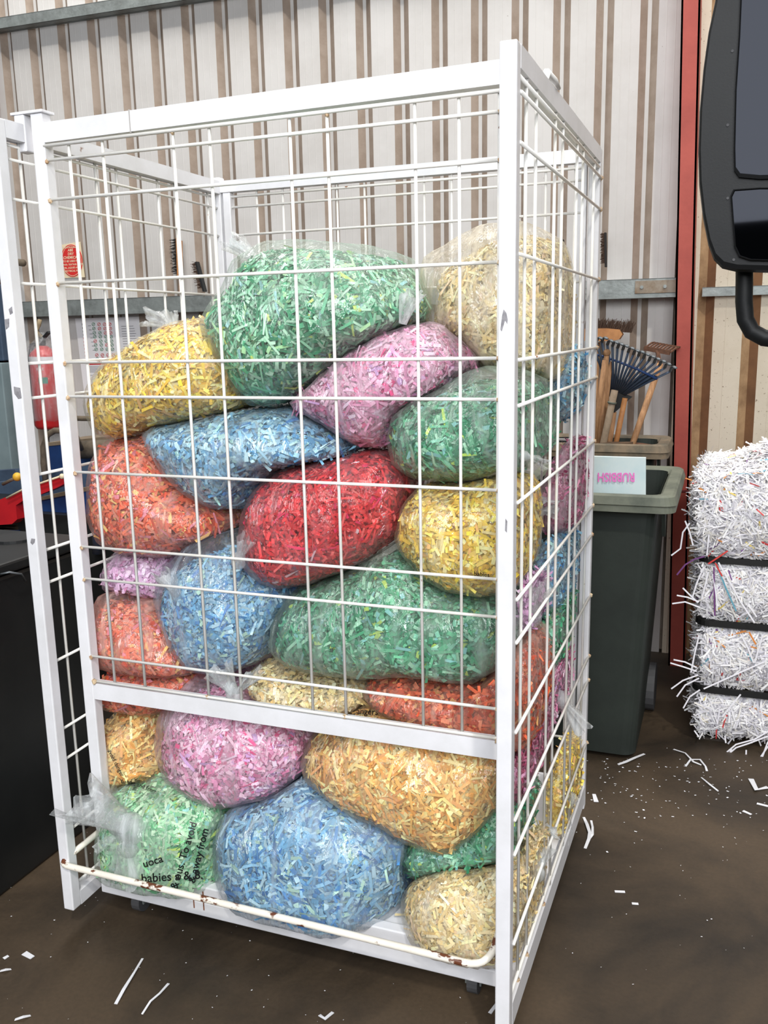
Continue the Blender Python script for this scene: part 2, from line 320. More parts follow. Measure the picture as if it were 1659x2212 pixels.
# rails
def rail(name, p0, p1, w, h): cp(name, skewbar(p0, p1, w, h))
rail('top_rail', rp(RA.y+T, ZT-.02, -T/2), rp(RB.y-T, ZT-.02, -T/2), T, .04)
rail('bottom_rail', rp(RA.y+T, ZB+.03, -T/2), rp(RB.y-T, ZB+.03, -T/2), T, .06)
rail('top_rail', lp(LA.y+T, ZT-.02, T/2), lp(LB.y-T, ZT-.02, T/2), T, .04)
rail('bottom_rail', lp(LA.y+T, ZB+.02, T/2), lp(LB.y-T, ZB+.02, T/2), T, .04)
rail('top_rail', (LB.x+T, LB.y-T/2, ZT-.018), (RB.x-T, RB.y-T/2, ZT-.018), T, .036)
rail('bottom_rail', (LB.x+T, LB.y-T/2, ZB+.03), (RB.x-T, RB.y-T/2, ZB+.03), T, .06)
# second inner stiles at the back corners (frames of the back panel)
cp('back_panel_stile', vpost(LB.x+T+.006, LB.y-.028, LB.x+T+.034, LB.y, ZB+.06, ZT-.036))
cp('back_panel_stile', vpost(RB.x-T-.034, RB.y-.028, RB.x-T-.006, RB.y, ZB+.06, ZT-.036))
# front gate
FX0, FX1 = .031, 1.178
cp('gate_stile', vpost(FX0, 0, FX0+.034, .032, ZB+.07, ZT+.022))
cp('gate_stile', vpost(FX1-.03, 0, FX1, .032, ZB+.085, ZT-.01))
cp('hinge_stub', vpost(LA.x+.004, -.004, LA.x+.033, .03, ZT-.06, ZT+.022))
cp('stile_cap', tubebox((LA.x-.004, -.006, ZT+.022), (FX0+.04, .038, ZT+.028), .001))
rail('gate_top_rail', (FX0+.034, .016, ZT-.022), (FX1-.03, .016, ZT-.013), .03, .044)
rail('gate_middle_rail', (FX0+.034, .016, .676), (FX1-.03, .016, .676), .03, .044)
cp('rail_joint', MB().box((.305, -.0012, ZT-.045), (.307, .032, ZT+.004)), mat('dull_seam', (176, 172, 168), .7))
# wires
WR = .0038
def wire(p0, p1, r=WR, name='wire'): return cp(name, MB().tube([p0, p1], r, 6), M_WIRE, True)
def weld(p, r=.0055):
    n_ = 7; b_ = MB().ball(p, r, n_, sc=(1, .8, 1)); b_.v = [tuple(Vector(v)+Vector((random.uniform(-1, 1), 0, random.uniform(-1, 1)))*r*.3) for v in b_.v]; return cp('rusty_weld', b_, M_WELD)
HZ = [1.997, 1.909, 1.718, 1.530, 1.447, 1.259, 1.067, .983, .773]
FXS = [.128, .222, .411, .504, .698, .784, .975, 1.066]
for z in HZ: wire((FX0+.03, .004, z), (1.152, .004, z))
wire((FX0+.03, .003, 2.029), (1.152, .003, 2.034), .0042); wire((FX0+.03, .004, .704), (1.152, .004, .704), .0042)
for x in FXS: wire((x, .0105, .70), (x-.002, .0105, 2.034))
wire((1.145, .0105, .70), (1.145, .0105, 2.034), .004)
for z in HZ: weld((FX0+.036, .001, z-.003)); weld((1.148, .002, z), .0045)
for x in (.411, .784): weld((x, .006, 2.028)); weld((x, .004, .704), .006)
weld((FX0+.04, .0, .704), .008); weld((1.15, 0, .70), .007)
# side wires
RY = [-.035, .055, .254, .345, .540, .632, .822, .905]
for y in RY: wire(rp(y, ZB+.06, -.006), rp(y, ZT-.04, -.006))
for y in (-.035, .055, .254): weld(rp(y, ZB+.062, -.006), .0075)
RZ = [2.0, 1.915, 1.722, 1.530, 1.444, 1.256, 1.06, .97, .777, .58, .50, .288]
for z in RZ: wire(rp(RA.y+.028, z, .001), rp(RB.y-.01, z, .001)); weld(rp(RB.y-.02, z, .002), .006)
for z in (ZT-.052, ZB+.085): wire(rp(RA.y+.03, z, -.004), rp(RB.y-.02, z, -.004), .004)
LY = [-.005, .09, .275, .365, .56, .65, .84]
for y in LY: wire(lp(y, ZB+.04, .012), lp(y, ZT-.04, .012))
for z in [1.997, 1.909, 1.718, 1.530, 1.447, 1.259, 1.067, .983, .773, .585, .50, .30, .14]: wire(lp(LA.y+.03, z, .018), lp(LB.y-.02, z, .018))
wire(lp(LA.y+.03, ZT-.05, .012), lp(LB.y-.02, ZT-.05, .012), .004)
for x in [.128, .222, .411, .504, .698, .784, .975, 1.066, 1.15]: wire((x, LB.y-.012, ZB+.06), (x, LB.y-.012, ZT-.036))
for z in [1.997, 1.909, 1.718, 1.530, 1.447, 1.259, 1.067, .983, .773, .585, .5, .3]: wire((LB.x+.05, LB.y-.018, z), (RB.x-.05, LB.y-.018, z))
wire((LB.x+.05, LB.y-.018, ZT-.05), (RB.x-.05, LB.y-.018, ZT-.05), .004)
# base
cp('base_beam', tubebox((FX0, 0, ZB), (FX1, .03, ZB+.042))); cp('base_beam', tubebox((FX0, .003, ZB+.044), (FX1, .034, ZB+.085)))
cp('base_deck', MB().box((.0, .03, ZB+.07), (1.2, .92, ZB+.076)), M_WHITE)
for y in (.3, .6): cp('base_beam', tubebox((.0, y, ZB), (1.2, y+.03, ZB+.07)))
cp('rusty_bracket', MB().box((-.005, .0, ZB+.05), (FX0, .03, ZB+.054)), M_RUST)
# bumper loop
def arc(a, b, c, n=6):   # quadratic bend
    a, b, c = map(Vector, (a, b, c)); return [a*(1-t)**2+b*2*t*(1-t)+c*t*t for t in [i/n for i in range(n+1)]]
pts = [Vector((.04, .0, .264)), Vector((.005, -.075, .234))]+arc((.002, -.088, .228), (-.012, -.104, .219), (.03, -.102, .219), 5)
pts += [Vector((.6, -.101, .214))]+arc((1.10, -.10, .208), (1.152, -.10, .207), (1.16, -.062, .235), 6)+[Vector((1.172, -.01, .30))]
cp('front_loop_tube', MB().tube(pts, .0085, 10), M_TUBE, True)
# flaky edge under the loop and rust runs on the base beam
for x in (.33, .36): cp('rust_run', MB().box((x, -.0012, ZB+.02), (x+.003, 0, ZB+.075)), M_RUST)
# grey scuffs
def scuff(pts, Y=None, X=None):
    P = [aty(px, py, Y) for px, py in pts]; cp('paint_scuff', MB().prism(P, (0, -.0006, 0)), M_SCUFF)
scuff([(1088, 668), (1094, 676), (1097, 690), (1096, 700), (1091, 692), (1087, 706), (1084, 716), (1081, 712), (1083, 695), (1085, 680)], RA.y)
scuff([(30, 835), (44, 838), (47, 860), (40, 862), (31, 850)], LA.y); scuff([(68, 1163), (76, 1164), (75, 1172), (70, 1177), (66, 1172)], LA.y)
scuff([(19, 668), (26, 662), (28, 676), (22, 680)], LA.y); scuff([(10, 690), (20, 688), (20, 706), (13, 712)], LA.y)
scuff([(1092, 1120), (1096, 1126), (1095, 1150), (1091, 1146)], RA.y)
# hinge hook and top latch on the right post, tie ends
cp('hook', MB().tube([(1.150, -.004, 1.965), (1.158, -.012, 1.975), (1.165, -.008, 1.99)], .004, 6), M_RUST)
lt = MB().tube(arc((1.188, -.09, 2.03), (1.178, -.075, 2.0), (1.19, -.055, 2.015), 8), .009, 8); cp('latch', lt, M_TUBE, True)
kb = MB().tube([rp(.16, ZT, -.01), rp(.17, ZT+.018, -.01), rp(.21, ZT+.012, .0), rp(.235, ZT+.002, .004)], [.005, .010, .007, .004], 7)
cp('tied_rag', kb, mat('white_rag', (232, 230, 226), .8), True)
# castors
for x, y in ((.11, .07), (1.08, .07), (.11, .85), (1.08, .85)):
    c = MB().box((x-.028, y-.03, ZB-.012), (x+.028, y+.03, ZB), 0, .002); c.box((x-.02, y-.02, .03), (x-.016, y+.02, ZB-.01)); c.box((x+.016, y-.02, .03), (x+.02, y+.02, ZB-.01))
    f_ = cp('castor', c, M_GALV)
    w_ = MB().tube([(x-.013, y, .033), (x+.013, y, .033)], .033, 18).build('wheel', M_CAST, None, False); w_.parent = f_

# ---------------------------------------------------------------- bags of shredded paper
PAL = dict(
 green=[('8fc9a5', 4), ('5fae84', 3), ('3f9068', 2), ('b4dcc0', 3), ('2f7a55', 1.5), ('a8d8a0', 1), ('c8dc70', .3), ('8fc4c4', .5)],
 dgreen=[('5fae84', 3), ('3f9068', 3), ('2c7a58', 2.5), ('9ccfb0', 2.5), ('78bca0', 2), ('b8d860', .35), ('7fbcb8', .8)],
 lgreen=[('a8d8ae', 4), ('7cc48e', 3), ('4aa06a', 1.6), ('c8e8c4', 3), ('c4e070', .6), ('8fd0c8', .6)],
 blue=[('9cc8dc', 4), ('78b0d0', 3), ('5592bc', 2), ('bcdce4', 2.5), ('3f78b0', .8), ('a8d4cc', 1)],
 dblue=[('8cbcd8', 4), ('6ca4c8', 3), ('4884bc', 1.6), ('b4d4e0', 3), ('3470b0', .8), ('b8dcc8', .8)],
 yellow=[('f8d870', 4), ('eec850', 3), ('dcae44', 1.6), ('f8e8a8', 2.5), ('e0b070', .8), ('f0d040', 1)],
 amber=[('f0d088', 3), ('e4b468', 3), ('d89c50', 2), ('f4e2a4', 2.5), ('e8a868', 1.4), ('c88c48', 1)],
 cream=[('f2dfae', 4), ('e8cf90', 3), ('d8b878', 1.2), ('f8ecc8', 2), ('e8c8a0', .8)],
 pink=[('eab8d0', 4), ('dc94b8', 3), ('cc7098', 1.4), ('f4d0e0', 2.5), ('d84880', .5), ('c8a0d0', .6)],
 lilac=[('e4c0e0', 4), ('d4a4cc', 3), ('c080a8', 1), ('f0d8ec', 2)],
 dpink=[('c87898', 4), ('b05878', 3), ('dc98b0', 2), ('984060', 1.2), ('d8a0c0', 1)],
 orange=[('f0805c', 4), ('e46848', 3), ('f4a088', 2), ('d05038', 1.4), ('f0c078', 1.3), ('e890a0', 1)],
 dorange=[('e06c48', 4), ('c85034', 3), ('e8906c', 2), ('b04028', 1.4), ('e8b070', .8)],
 red=[('e04648', 4), ('cc3236', 4), ('b4262c', 2), ('e86c68', 1.5), ('d8305c', .6), ('f0d0d8', .12)])
FILMT = dict(green=(206, 226, 214), dgreen=(196, 216, 204), lgreen=(214, 232, 220), blue=(200, 218, 226), dblue=(200, 218, 232), yellow=(240, 230, 200), amber=(238, 224, 190),
 cream=(240, 232, 214), pink=(232, 210, 222), lilac=(232, 216, 230), dpink=(214, 186, 198), orange=(238, 200, 188), dorange=(228, 186, 170), red=(224, 170, 176))
# name, colour, outline in photo pixels, y0, y1, options
BAGS = [
 ('top mint', 'green', [(437,700),(455,670),(500,620),(528,552),(580,522),(660,520),(740,530),(815,548),(852,595),(885,640),(892,680),(860,722),(780,762),(720,805),(650,855),(590,878),(540,880),(490,855),(470,810),(447,760)], .03, .62, dict(long=.55, slack=(-.1,.1,1), ka=.07)),
 ('top cream', 'cream', [(910,690),(912,610),(935,555),(1000,520),(1060,492),(1130,482),(1190,518),(1225,570),(1242,650),(1242,730),(1222,790),(1185,832),(1120,838),(1060,815),(990,782),(940,742)], .30, .80, dict(yt=.5, slack=(-.6,-.2,.8), ka=.16, op=.3, long=.3)),
 ('upper yellow', 'yellow', [(210,880),(215,830),(250,775),(310,735),(380,698),(450,690),(530,720),(560,800),(545,865),(500,890),(430,905),(330,925),(265,950),(225,930)], .03, .5, dict(long=.5)),
 ('upper pink', 'pink', [(622,872),(680,830),(740,775),(800,725),(860,690),(930,705),(980,740),(1012,780),(1000,830),(950,870),(900,890),(865,930),(838,968),(790,968),(740,942),(690,912),(640,887)], .08, .6, dict(op=.2, long=.4)),
 ('right green', 'dgreen', [(838,960),(845,890),(900,845),(970,815),(1040,800),(1100,810),(1150,840),(1170,900),(1170,960),(1160,1000),(1110,1020),(1040,1042),(950,1045),(890,1035),(852,1005)], .035, .66, dict(slack=(0,0,1), ka=.16, op=.2, long=.5)),
 ('mid blue', 'blue', [(328,922),(420,903),(520,885),(620,884),(700,910),(745,945),(780,968),(768,985),(690,992),(600,1012),(550,1052),(530,1095),(480,1095),(420,1062),(375,1020),(345,970)], .03, .5, dict(op=.2, long=.2)),
 ('left orange', 'orange', [(222,1050),(230,980),(262,940),(330,938),(360,975),(400,1035),(450,1075),(495,1108),(500,1145),(440,1168),(380,1195),(300,1192),(248,1170),(225,1110)], .05, .5, dict(op=.2, long=.3)),
 ('centre red', 'red', [(530,1170),(535,1100),(560,1052),(620,1012),(700,987),(780,975),(842,992),(872,1040),(872,1100),(860,1150),(820,1192),(760,1232),(690,1256),(620,1265),(570,1240),(540,1210)], .03, .5, dict(op=.14, long=.2, wid=.0055)),
 ('right yellow', 'yellow', [(865,1150),(880,1085),(920,1048),(1000,1040),(1080,1020),(1130,1040),(1165,1100),(1170,1160),(1150,1220),(1110,1262),(1050,1275),(980,1265),(920,1232),(880,1185)], .03, .42, dict(long=.2)),
 ('lilac sliver', 'lilac', [(228,1215),(240,1180),(320,1165),(400,1180),(420,1240),(390,1290),(300,1300),(238,1280)], .12, .5, dict(long=.1, op=.2)),
 ('mid-left blue', 'dblue', [(362,1270),(378,1212),(430,1160),(490,1148),(545,1170),(575,1235),(615,1290),(612,1340),(590,1400),(560,1432),(500,1450),(440,1440),(400,1392),(375,1330)], .03, .5, dict(op=.2, long=.3, slack=(-.3,0,1), ka=.16)),
 ('left pale orange', 'orange', [(198,1300),(210,1258),(285,1245),(340,1278),(390,1340),(430,1400),(447,1445),(380,1448),(290,1432),(215,1420),(198,1360)], .04, .5, dict(op=.3, slack=(-.2,0,1), ka=.30, long=.1)),
 ('left low orange', 'orange', [(203,1440),(215,1415),(300,1425),(380,1440),(447,1450),(447,1492),(380,1522),(280,1512),(208,1485)], .05, .5, dict(op=.14, long=.1)),
 ('big green', 'dgreen', [(588,1385),(600,1330),(640,1282),(720,1240),(800,1200),(850,1175),(900,1190),(930,1230),(980,1265),(1060,1280),(1110,1310),(1130,1380),(1115,1450),(1050,1470),(1000,1455),(900,1445),(800,1450),(700,1440),(620,1420)], .03, .5, dict(op=.18, long=.25, slack=(0,0,1), ka=.06)),
 ('small yellow', 'cream', [(540,1450),(590,1420),(680,1435),(790,1450),(840,1480),(800,1530),(750,1545),(680,1543),(600,1512)], .08, .5, dict(op=.14, long=.1)),
 ('lower-right orange', 'dorange', [(793,1462),(870,1445),(980,1460),(1080,1462),(1125,1400),(1150,1440),(1150,1530),(1110,1580),(1060,1580),(1000,1560),(900,1530),(820,1505)], .04, .44, dict(op=.22, long=.1)),
 ('low pink', 'pink', [(352,1575),(370,1505),(430,1462),(510,1470),(590,1510),(650,1560),(672,1605),(668,1665),(640,1720),(570,1737),(490,1727),(420,1700),(380,1662),(357,1610)], -.01, .5, dict(op=.24, long=.15, slack=(-.5,0,1), ka=.12)),
 ('low left yellow', 'amber', [(213,1545),(255,1515),(350,1522),(370,1600),(390,1650),(405,1692),(350,1702),(290,1690),(245,1652),(225,1605)], .03, .5, dict(long=.6)),
 ('amber', 'amber', [(666,1645),(680,1590),(740,1540),(790,1520),(870,1535),(980,1562),(1060,1590),(1100,1620),(1110,1700),(1090,1775),(1055,1832),(1010,1837),(940,1802),(860,1772),(760,1732),(700,1692)], -.01, .42, dict(op=.12, long=.6)),
 ('bottom-left green', 'lgreen', [(222,1880),(213,1800),(222,1730),(250,1685),(330,1692),(400,1692),(455,1718),(478,1765),(468,1850),(474,1965),(400,1958),(320,1935),(250,1915)], -.085, .5, dict(yt=.04, op=.2, long=.3)),
 ('bottom blue', 'dblue', [(457,1800),(480,1742),(560,1730),(640,1710),(700,1708),(780,1750),(850,1790),(872,1850),(866,1915),(845,1985),(800,2050),(700,2040),(580,2005),(490,1965),(460,1872)], -.09, .5, dict(yt=.03, op=.18, long=.65, wid=.0078)),
 ('low-right green', 'dgreen', [(855,1805),(920,1760),(1000,1700),(1090,1680),(1150,1700),(1170,1760),(1160,1810),(1130,1855),(1070,1872),(980,1885),(890,1872)], .04, .42, dict(long=.4)),
 ('bottom-right cream', 'cream', [(862,1955),(890,1902),(950,1872),(1050,1868),(1130,1868),(1180,1890),(1195,1960),(1170,2030),(1120,2085),(1040,2110),(950,2085),(885,2035)], -.06, .36, dict(yt=.05, op=.24, long=.35, bulge=.03)),
 # behind, seen through the right-hand mesh
 ('rear upper blue', 'blue', [(1180,830),(1195,765),(1240,742),(1268,775),(1275,830),(1255,880),(1220,905),(1185,885)], .56, .94, dict(yt=.8, op=.2, bulge=.01)),
 ('rear pink', 'dpink', [(1190,1040),(1215,980),(1250,935),(1270,975),(1284,1040),(1275,1095),(1240,1128),(1200,1120)], .52, .94, dict(yt=.82, op=.3, bulge=.02)),
 ('rear lower blue', 'blue', [(1165,1240),(1185,1165),(1225,1128),(1255,1165),(1262,1235),(1240,1285),(1200,1310),(1165,1300)], .44, .86, dict(yt=.7, op=.22, bulge=.01)),
 ('pale pink', 'lilac', [(1110,1330),(1125,1270),(1165,1235),(1192,1270),(1190,1320),(1165,1352),(1125,1355)], .18, .44, dict(yt=.3, op=.4, slack=(0,0,1), ka=.1)),
 ('rear green', 'dgreen', [(1170,1370),(1185,1300),(1225,1258),(1250,1300),(1250,1360),(1225,1405),(1185,1415)], .42, .82, dict(yt=.66, op=.2, bulge=.01)),
 ('side orange', 'dorange', [(1105,1420),(1125,1360),(1150,1340),(1185,1368),(1205,1430),(1202,1510),(1180,1562),(1130,1592),(1100,1560)], .10, .42, dict(yt=.3, op=.3, bulge=.02, slack=(0,0,1), ka=.1)),
 ('rear small pink', 'pink', [(1195,1470),(1205,1425),(1235,1408),(1255,1440),(1252,1490),(1225,1525),(1198,1515)], .42, .8, dict(yt=.66, op=.24)),
 ('side plum', 'dpink', [(1100,1620),(1115,1575),(1160,1550),(1205,1545),(1222,1590),(1205,1640),(1160,1672),(1110,1668)], .10, .50, dict(yt=.36, op=.16)),
 ('rear yellow', 'yellow', [(1190,1690),(1195,1640),(1225,1605),(1255,1630),(1273,1700),(1265,1755),(1235,1795),(1200,1765)], .52, .9, dict(yt=.72, op=.2, bulge=.02)),
 ('hidden yellow', 'cream', [(480,1130),(500,1085),(540,1080),(560,1120),(545,1160),(500,1165)], .3, .6, dict(op=.14)),
]
LBL = {
 'top mint': 'large clear bag of mint green shredded paper on top of the pile, left of centre',
 'top cream': 'large cloudy bag of cream shredded paper on top of the pile at the right',
 'upper yellow': 'clear bag of bright yellow shredded paper at the upper left of the pile',
 'upper pink': 'clear bag of pink shredded paper beneath the topmost mint green bag',
 'right green': 'clear bag of green shredded paper beneath the big cream bag at the right',
 'mid blue': 'flat clear bag of pale blue shredded paper above the red bag',
 'left orange': 'clear bag of orange shredded paper at the left below the bright yellow bag',
 'centre red': 'clear bag of red shredded paper in the middle, the only red one',
 'right yellow': 'clear bag of yellow shredded paper right of the red bag',
 'lilac sliver': 'clear bag of lilac shredded paper, a strip of it seen between two orange bags',
 'mid-left blue': 'clear bag of blue shredded paper left of the long green bag, below the red bag',
 'left pale orange': 'slack clear bag of orange paper with empty film at its top, at the left edge',
 'left low orange': 'flat bag of orange shredded paper just above the cage mid rail at the left',
 'big green': 'long clear bag of dark green shredded paper below the red bag',
 'small yellow': 'small bag of pale yellow shredded paper tucked under the long green bag',
 'lower-right orange': 'bag of dark orange shredded paper under the right end of the long green bag',
 'low pink': 'clear bag of pink shredded paper across the mid rail of the cage',
 'low left yellow': 'clear bag of straw yellow shredded paper below the mid rail at the left',
 'amber': 'large clear bag of amber and straw shredded paper right of the low pink bag',
 'bottom-left green': 'printed clear bag of light green shredded paper at the bottom left with a big knot',
 'bottom blue': 'large clear bag of bright blue shredded paper at the bottom behind the front loop',
 'low-right green': 'bag of dark green shredded paper under the amber bag at the right',
 'bottom-right cream': 'bag of cream shredded paper at the bottom right corner of the cage',
 'rear upper blue': 'pale blue bag behind the big cream bag, seen through the right side mesh',
 'rear pink': 'dusky pink bag bulging from the rear of the right side mesh beside the bin sign',
 'rear lower blue': 'pale blue bag under the dusky pink one, seen through the right side mesh',
 'pale pink': 'small slack bag of pale pink paper right of the corner post, below the yellow bag',
 'rear green': 'dark green bag at the rear of the side mesh, above a small pink bag',
 'side orange': 'slack bag of orange paper right of the corner post, behind the side mesh',
 'rear small pink': 'small pink bag at the rear with a crumpled empty film tail beneath it',
 'side plum': 'bag of plum pink shredded paper beneath the slack orange bag behind the side mesh',
 'rear yellow': 'yellow bag at the rear low down, bulging beside the floor at the right',
 'hidden yellow': 'pale yellow bag glimpsed in the gap left of the red bag',
}
class Bag: pass
def mkbag(nm, col, poly, y0, y1, o):
    b = Bag(); b.nm, b.col, b.o = nm, col, o
    yt = o.get('yt', min((y0+y1)/2, y0+.16)); b.d = (y1-y0)/2
    P = np.array([aty(x, y, yt)[:] for x, y in poly])[:, [0, 2]]
    # centroid of the outline
    x, z = P[:, 0], P[:, 1]; x2, z2 = np.roll(x, -1), np.roll(z, -1); cr = x*z2-x2*z; A = cr.sum()/2
    c = np.array([((x+x2)*cr).sum()/(6*A), ((z+z2)*cr).sum()/(6*A)]); b.c = np.array([c[0], (y0+y1)/2, c[1]])
    n = 240; th = np.arange(n)/n*2*PI; R = np.zeros(n); Q = P-c
    for i in range(len(Q)):
        a, e = Q[i], Q[(i+1) % len(Q)]-Q[i]
        for k in range(n):
            dx, dz = math.cos(th[k]), math.sin(th[k]); den = dx*(-e[1])+e[0]*dz
            if abs(den) < 1e-9: continue
            t = (a[0]*(-e[1])+e[0]*a[1])/den; s = (dx*a[1]-dz*a[0])/den
            if t > 0 and -1e-6 <= s <= 1+1e-6: R[k] = max(R[k], t)
    K = np.array([1, 2, 3, 2, 1])/9.; R = sum(np.roll(R, j-2)*K[j] for j in range(5)); b.R = R*1.05; b.n = 2.8
    return b
def Rof(b, th):
    n = len(b.R); u = (th % (2*PI))/(2*PI)*n; i = np.floor(u).astype(int); f = u-i; return b.R[i % n]*(1-f)+b.R[(i+1) % n]*f
def fof(b, p):
    q = p-b.c; rho = np.hypot(q[..., 0], q[..., 2]); a = rho/Rof(b, np.arctan2(q[..., 2], q[..., 0])); w = np.abs(q[..., 1])/b.d
    return (a**b.n+w**b.n)**(1/b.n)
bags = [mkbag(*t) for t in BAGS]
NT, NP = 72, 40
def noise3(p, seed, f, k=10):
    r = np.random.default_rng(seed); out = 0
    for i in range(k):
        d = r.normal(size=3); d /= np.linalg.norm(d); out = out+np.sin((p@d)*f*(.6+.9*r.random())+r.random()*6.3)
    return out/math.sqrt(k)
FG = .019   # plane behind the gate wires
def clampcage(p, b):
    q = p.copy(); bl = b.o.get('bulge', 0)
    xr = 1.178+bl+.03*np.clip((p[..., 1])/1.0, 0, 1); q[..., 0] = np.where(q[..., 0] > xr-.02, xr-.02+.02*np.tanh((q[..., 0]-xr+.02)/.05), q[..., 0])
    q[..., 0] = np.maximum(q[..., 0], .022)
    yf = np.where(p[..., 2] > .72, FG, np.where(p[..., 2] > .62, .036, -.075)); q[..., 1] = np.maximum(q[..., 1], yf)
    q[..., 1] = np.minimum(q[..., 1], .885); q[..., 2] = np.maximum(q[..., 2], ZB+.079)
    return q
def surface(b, seed):
    th = np.arange(NT)/NT*2*PI; ph = (np.arange(NP)+.5)/NP*PI-PI/2; TH, PH = np.meshgrid(th, ph, indexing='ij')
    # even spacing in depth
    cw = np.abs(np.cos(PH)); sw = np.abs(np.sin(PH)); t0 = 1/((cw**b.n+sw**b.n)**(1/b.n)); R = Rof(b, TH)
    dirv = np.stack([R*np.cos(PH)*np.cos(TH), b.d*np.sin(PH), R*np.cos(PH)*np.sin(TH)], -1)*t0[..., None]
    S = np.linspace(1, .3, 36); best = np.full(TH.shape, .3); done = np.zeros(TH.shape, bool)
    nb = [x for x in bags if x is not b and np.all(np.abs(x.c-b.c) < np.array([x.R.max()+b.R.max(), x.d+b.d, x.R.max()+b.R.max()]))]
    for s in S:
        p = b.c+dirv*s; ok = np.ones(TH.shape, bool)
        for x in nb: ok &= fof(x, p) >= min(s, .995)+.006
        new = ok & ~done; best[new] = s; done |= ok
    for _ in range(2):
        bp = np.pad(best, ((0, 0), (1, 1)), 'edge'); best = (best*2+np.roll(best, 1, 0)+np.roll(best, -1, 0)+bp[:, 2:]+bp[:, :-2])/6
    lump = noise3(dirv, seed, 22)*.018+noise3(dirv*np.array([1., .4, .4]), seed+7, 60, 6)*.006; p = b.c+dirv*(best+lump)[..., None]
    return p, dirv, best
def grid_faces():
    i, j = np.meshgrid(np.arange(NT), np.arange(NP-1), indexing='ij'); i2 = (i+1) % NT
    return np.stack([i*NP+j+1, i2*NP+j+1, i2*NP+j, i*NP+j], -1).reshape(-1, 4)
GF = grid_faces()
def npmesh(name, v, f4, mt, tint=None, smooth=True, caps=None):
    me = bpy.data.meshes.new(name); v = np.asarray(v, np.float32); nv = len(v); f4 = np.asarray(f4, np.int32)
    me.vertices.add(nv); me.vertices.foreach_set('co', v.ravel()); nl = f4.size; extra = caps or []
    loops = np.concatenate([f4.ravel()]+[np.array(c, np.int32) for c in extra]); starts = np.concatenate([np.arange(0, nl, f4.shape[1]), nl+np.cumsum([0]+[len(c) for c in extra[:-1]])[:len(extra)]]) if extra else np.arange(0, nl, f4.shape[1])
    me.loops.add(len(loops)); me.loops.foreach_set('vertex_index', loops); me.polygons.add(len(starts)); me.polygons.foreach_set('loop_start', starts.astype(np.int32))
    if smooth: me.polygons.foreach_set('use_smooth', np.ones(len(starts), bool))
    me.update(calc_edges=True); me.validate()
    if tint is not None:
        a = me.attributes.new('tint', 'FLOAT_COLOR', 'POINT'); a.data.foreach_set('color', np.concatenate([tint, np.ones((nv, 1))], 1).astype(np.float32).ravel())
    me.materials.append(mt); o = bpy.data.objects.new(name, me); COL.objects.link(o); return o
CAPS = [[i*NP for i in range(NT)], [i*NP+NP-1 for i in range(NT)][::-1]]
def palette(col, n):
    pal = PAL[col]; w = np.array([q[1] for q in pal]); idx = RNG.choice(len(pal), n, p=w/w.sum()); c = np.array([lin(q[0]) for q in pal])[idx]
    return np.clip(c*RNG.uniform(.72, 1.4, (n, 1)), 0, 1)
def strips(cen, tan, nor, L, Wd, cols, bend):
    """curved ribbons, three cross rows each; returns verts, quads, tints"""
    n = len(cen); bi = np.cross(nor, tan); rows = []
    for k, t in enumerate((-.5, 0, .5)):
        p = cen+tan*(L*t)[:, None]-nor*(bend*abs(t)*2)[:, None]; tw = nor*((RNG.random(n)-.5)*.6*Wd)[:, None]
        rows += [p-bi*(Wd/2)[:, None]-tw, p+bi*(Wd/2)[:, None]+tw]
    V = np.stack(rows, 1).reshape(-1, 3); base = (np.arange(n)*6)[:, None]
    F = np.concatenate([base+np.array([0, 1, 3, 2]), base+np.array([2, 3, 5, 4])]); return V, F, np.repeat(cols, 6, 0)
def tail(name, base, direction, L, r1, up=(0, 0, 1), ruf=5, flat=.45, mt=None, parent=None, r0=.012, seed=0, knot=True):
    """gathered neck of a tied bag: narrow at the tie, flaring into creased film"""
    base = Vector(base); d = Vector(direction).normalized(); u = d.cross(Vector(up)).normalized(); w = d.cross(u).normalized(); rr = random.Random(seed)
    n = 40; rows = 14; vs = []; fs = []; phs = [rr.random()*6.3 for _ in range(4)]
    for i in range(rows):
        t = i/(rows-1); r = r0+(r1-r0)*t**1.1 if t > 0 else r0
        for k in range(n):
            a = 2*PI*k/n; f = 1+t*(.32*math.sin(ruf*a+phs[0])+.2*math.sin((2*ruf+1)*a+phs[1]+t*2)+.1*math.sin(17*a+phs[3]))
            ll = L*t*(1+.14*t*math.sin(3*a+phs[2])+.08*t*math.sin(7*a+phs[1]))
            vs.append(base+d*ll+(u*math.cos(a)+w*math.sin(a)*flat)*r*f+w*(.10*L*t*t))
    for i in range(rows-1):
        for k in range(n): fs.append((i*n+k, i*n+(k+1) % n, (i+1)*n+(k+1) % n, (i+1)*n+k))
    mb = MB().add(vs, fs)
    if knot: mb.ball(base, r0*1.5, 10, sc=(1.1, .8, 1)); mb.ball(base+d*r0*1.2, r0*1.3, 8)
    return mb.build(name, mt or M_FILM, parent, True)
bagobj = {}; SURF = {}
M_SHRED = paper_mat()
camv = np.array(CAM[:])
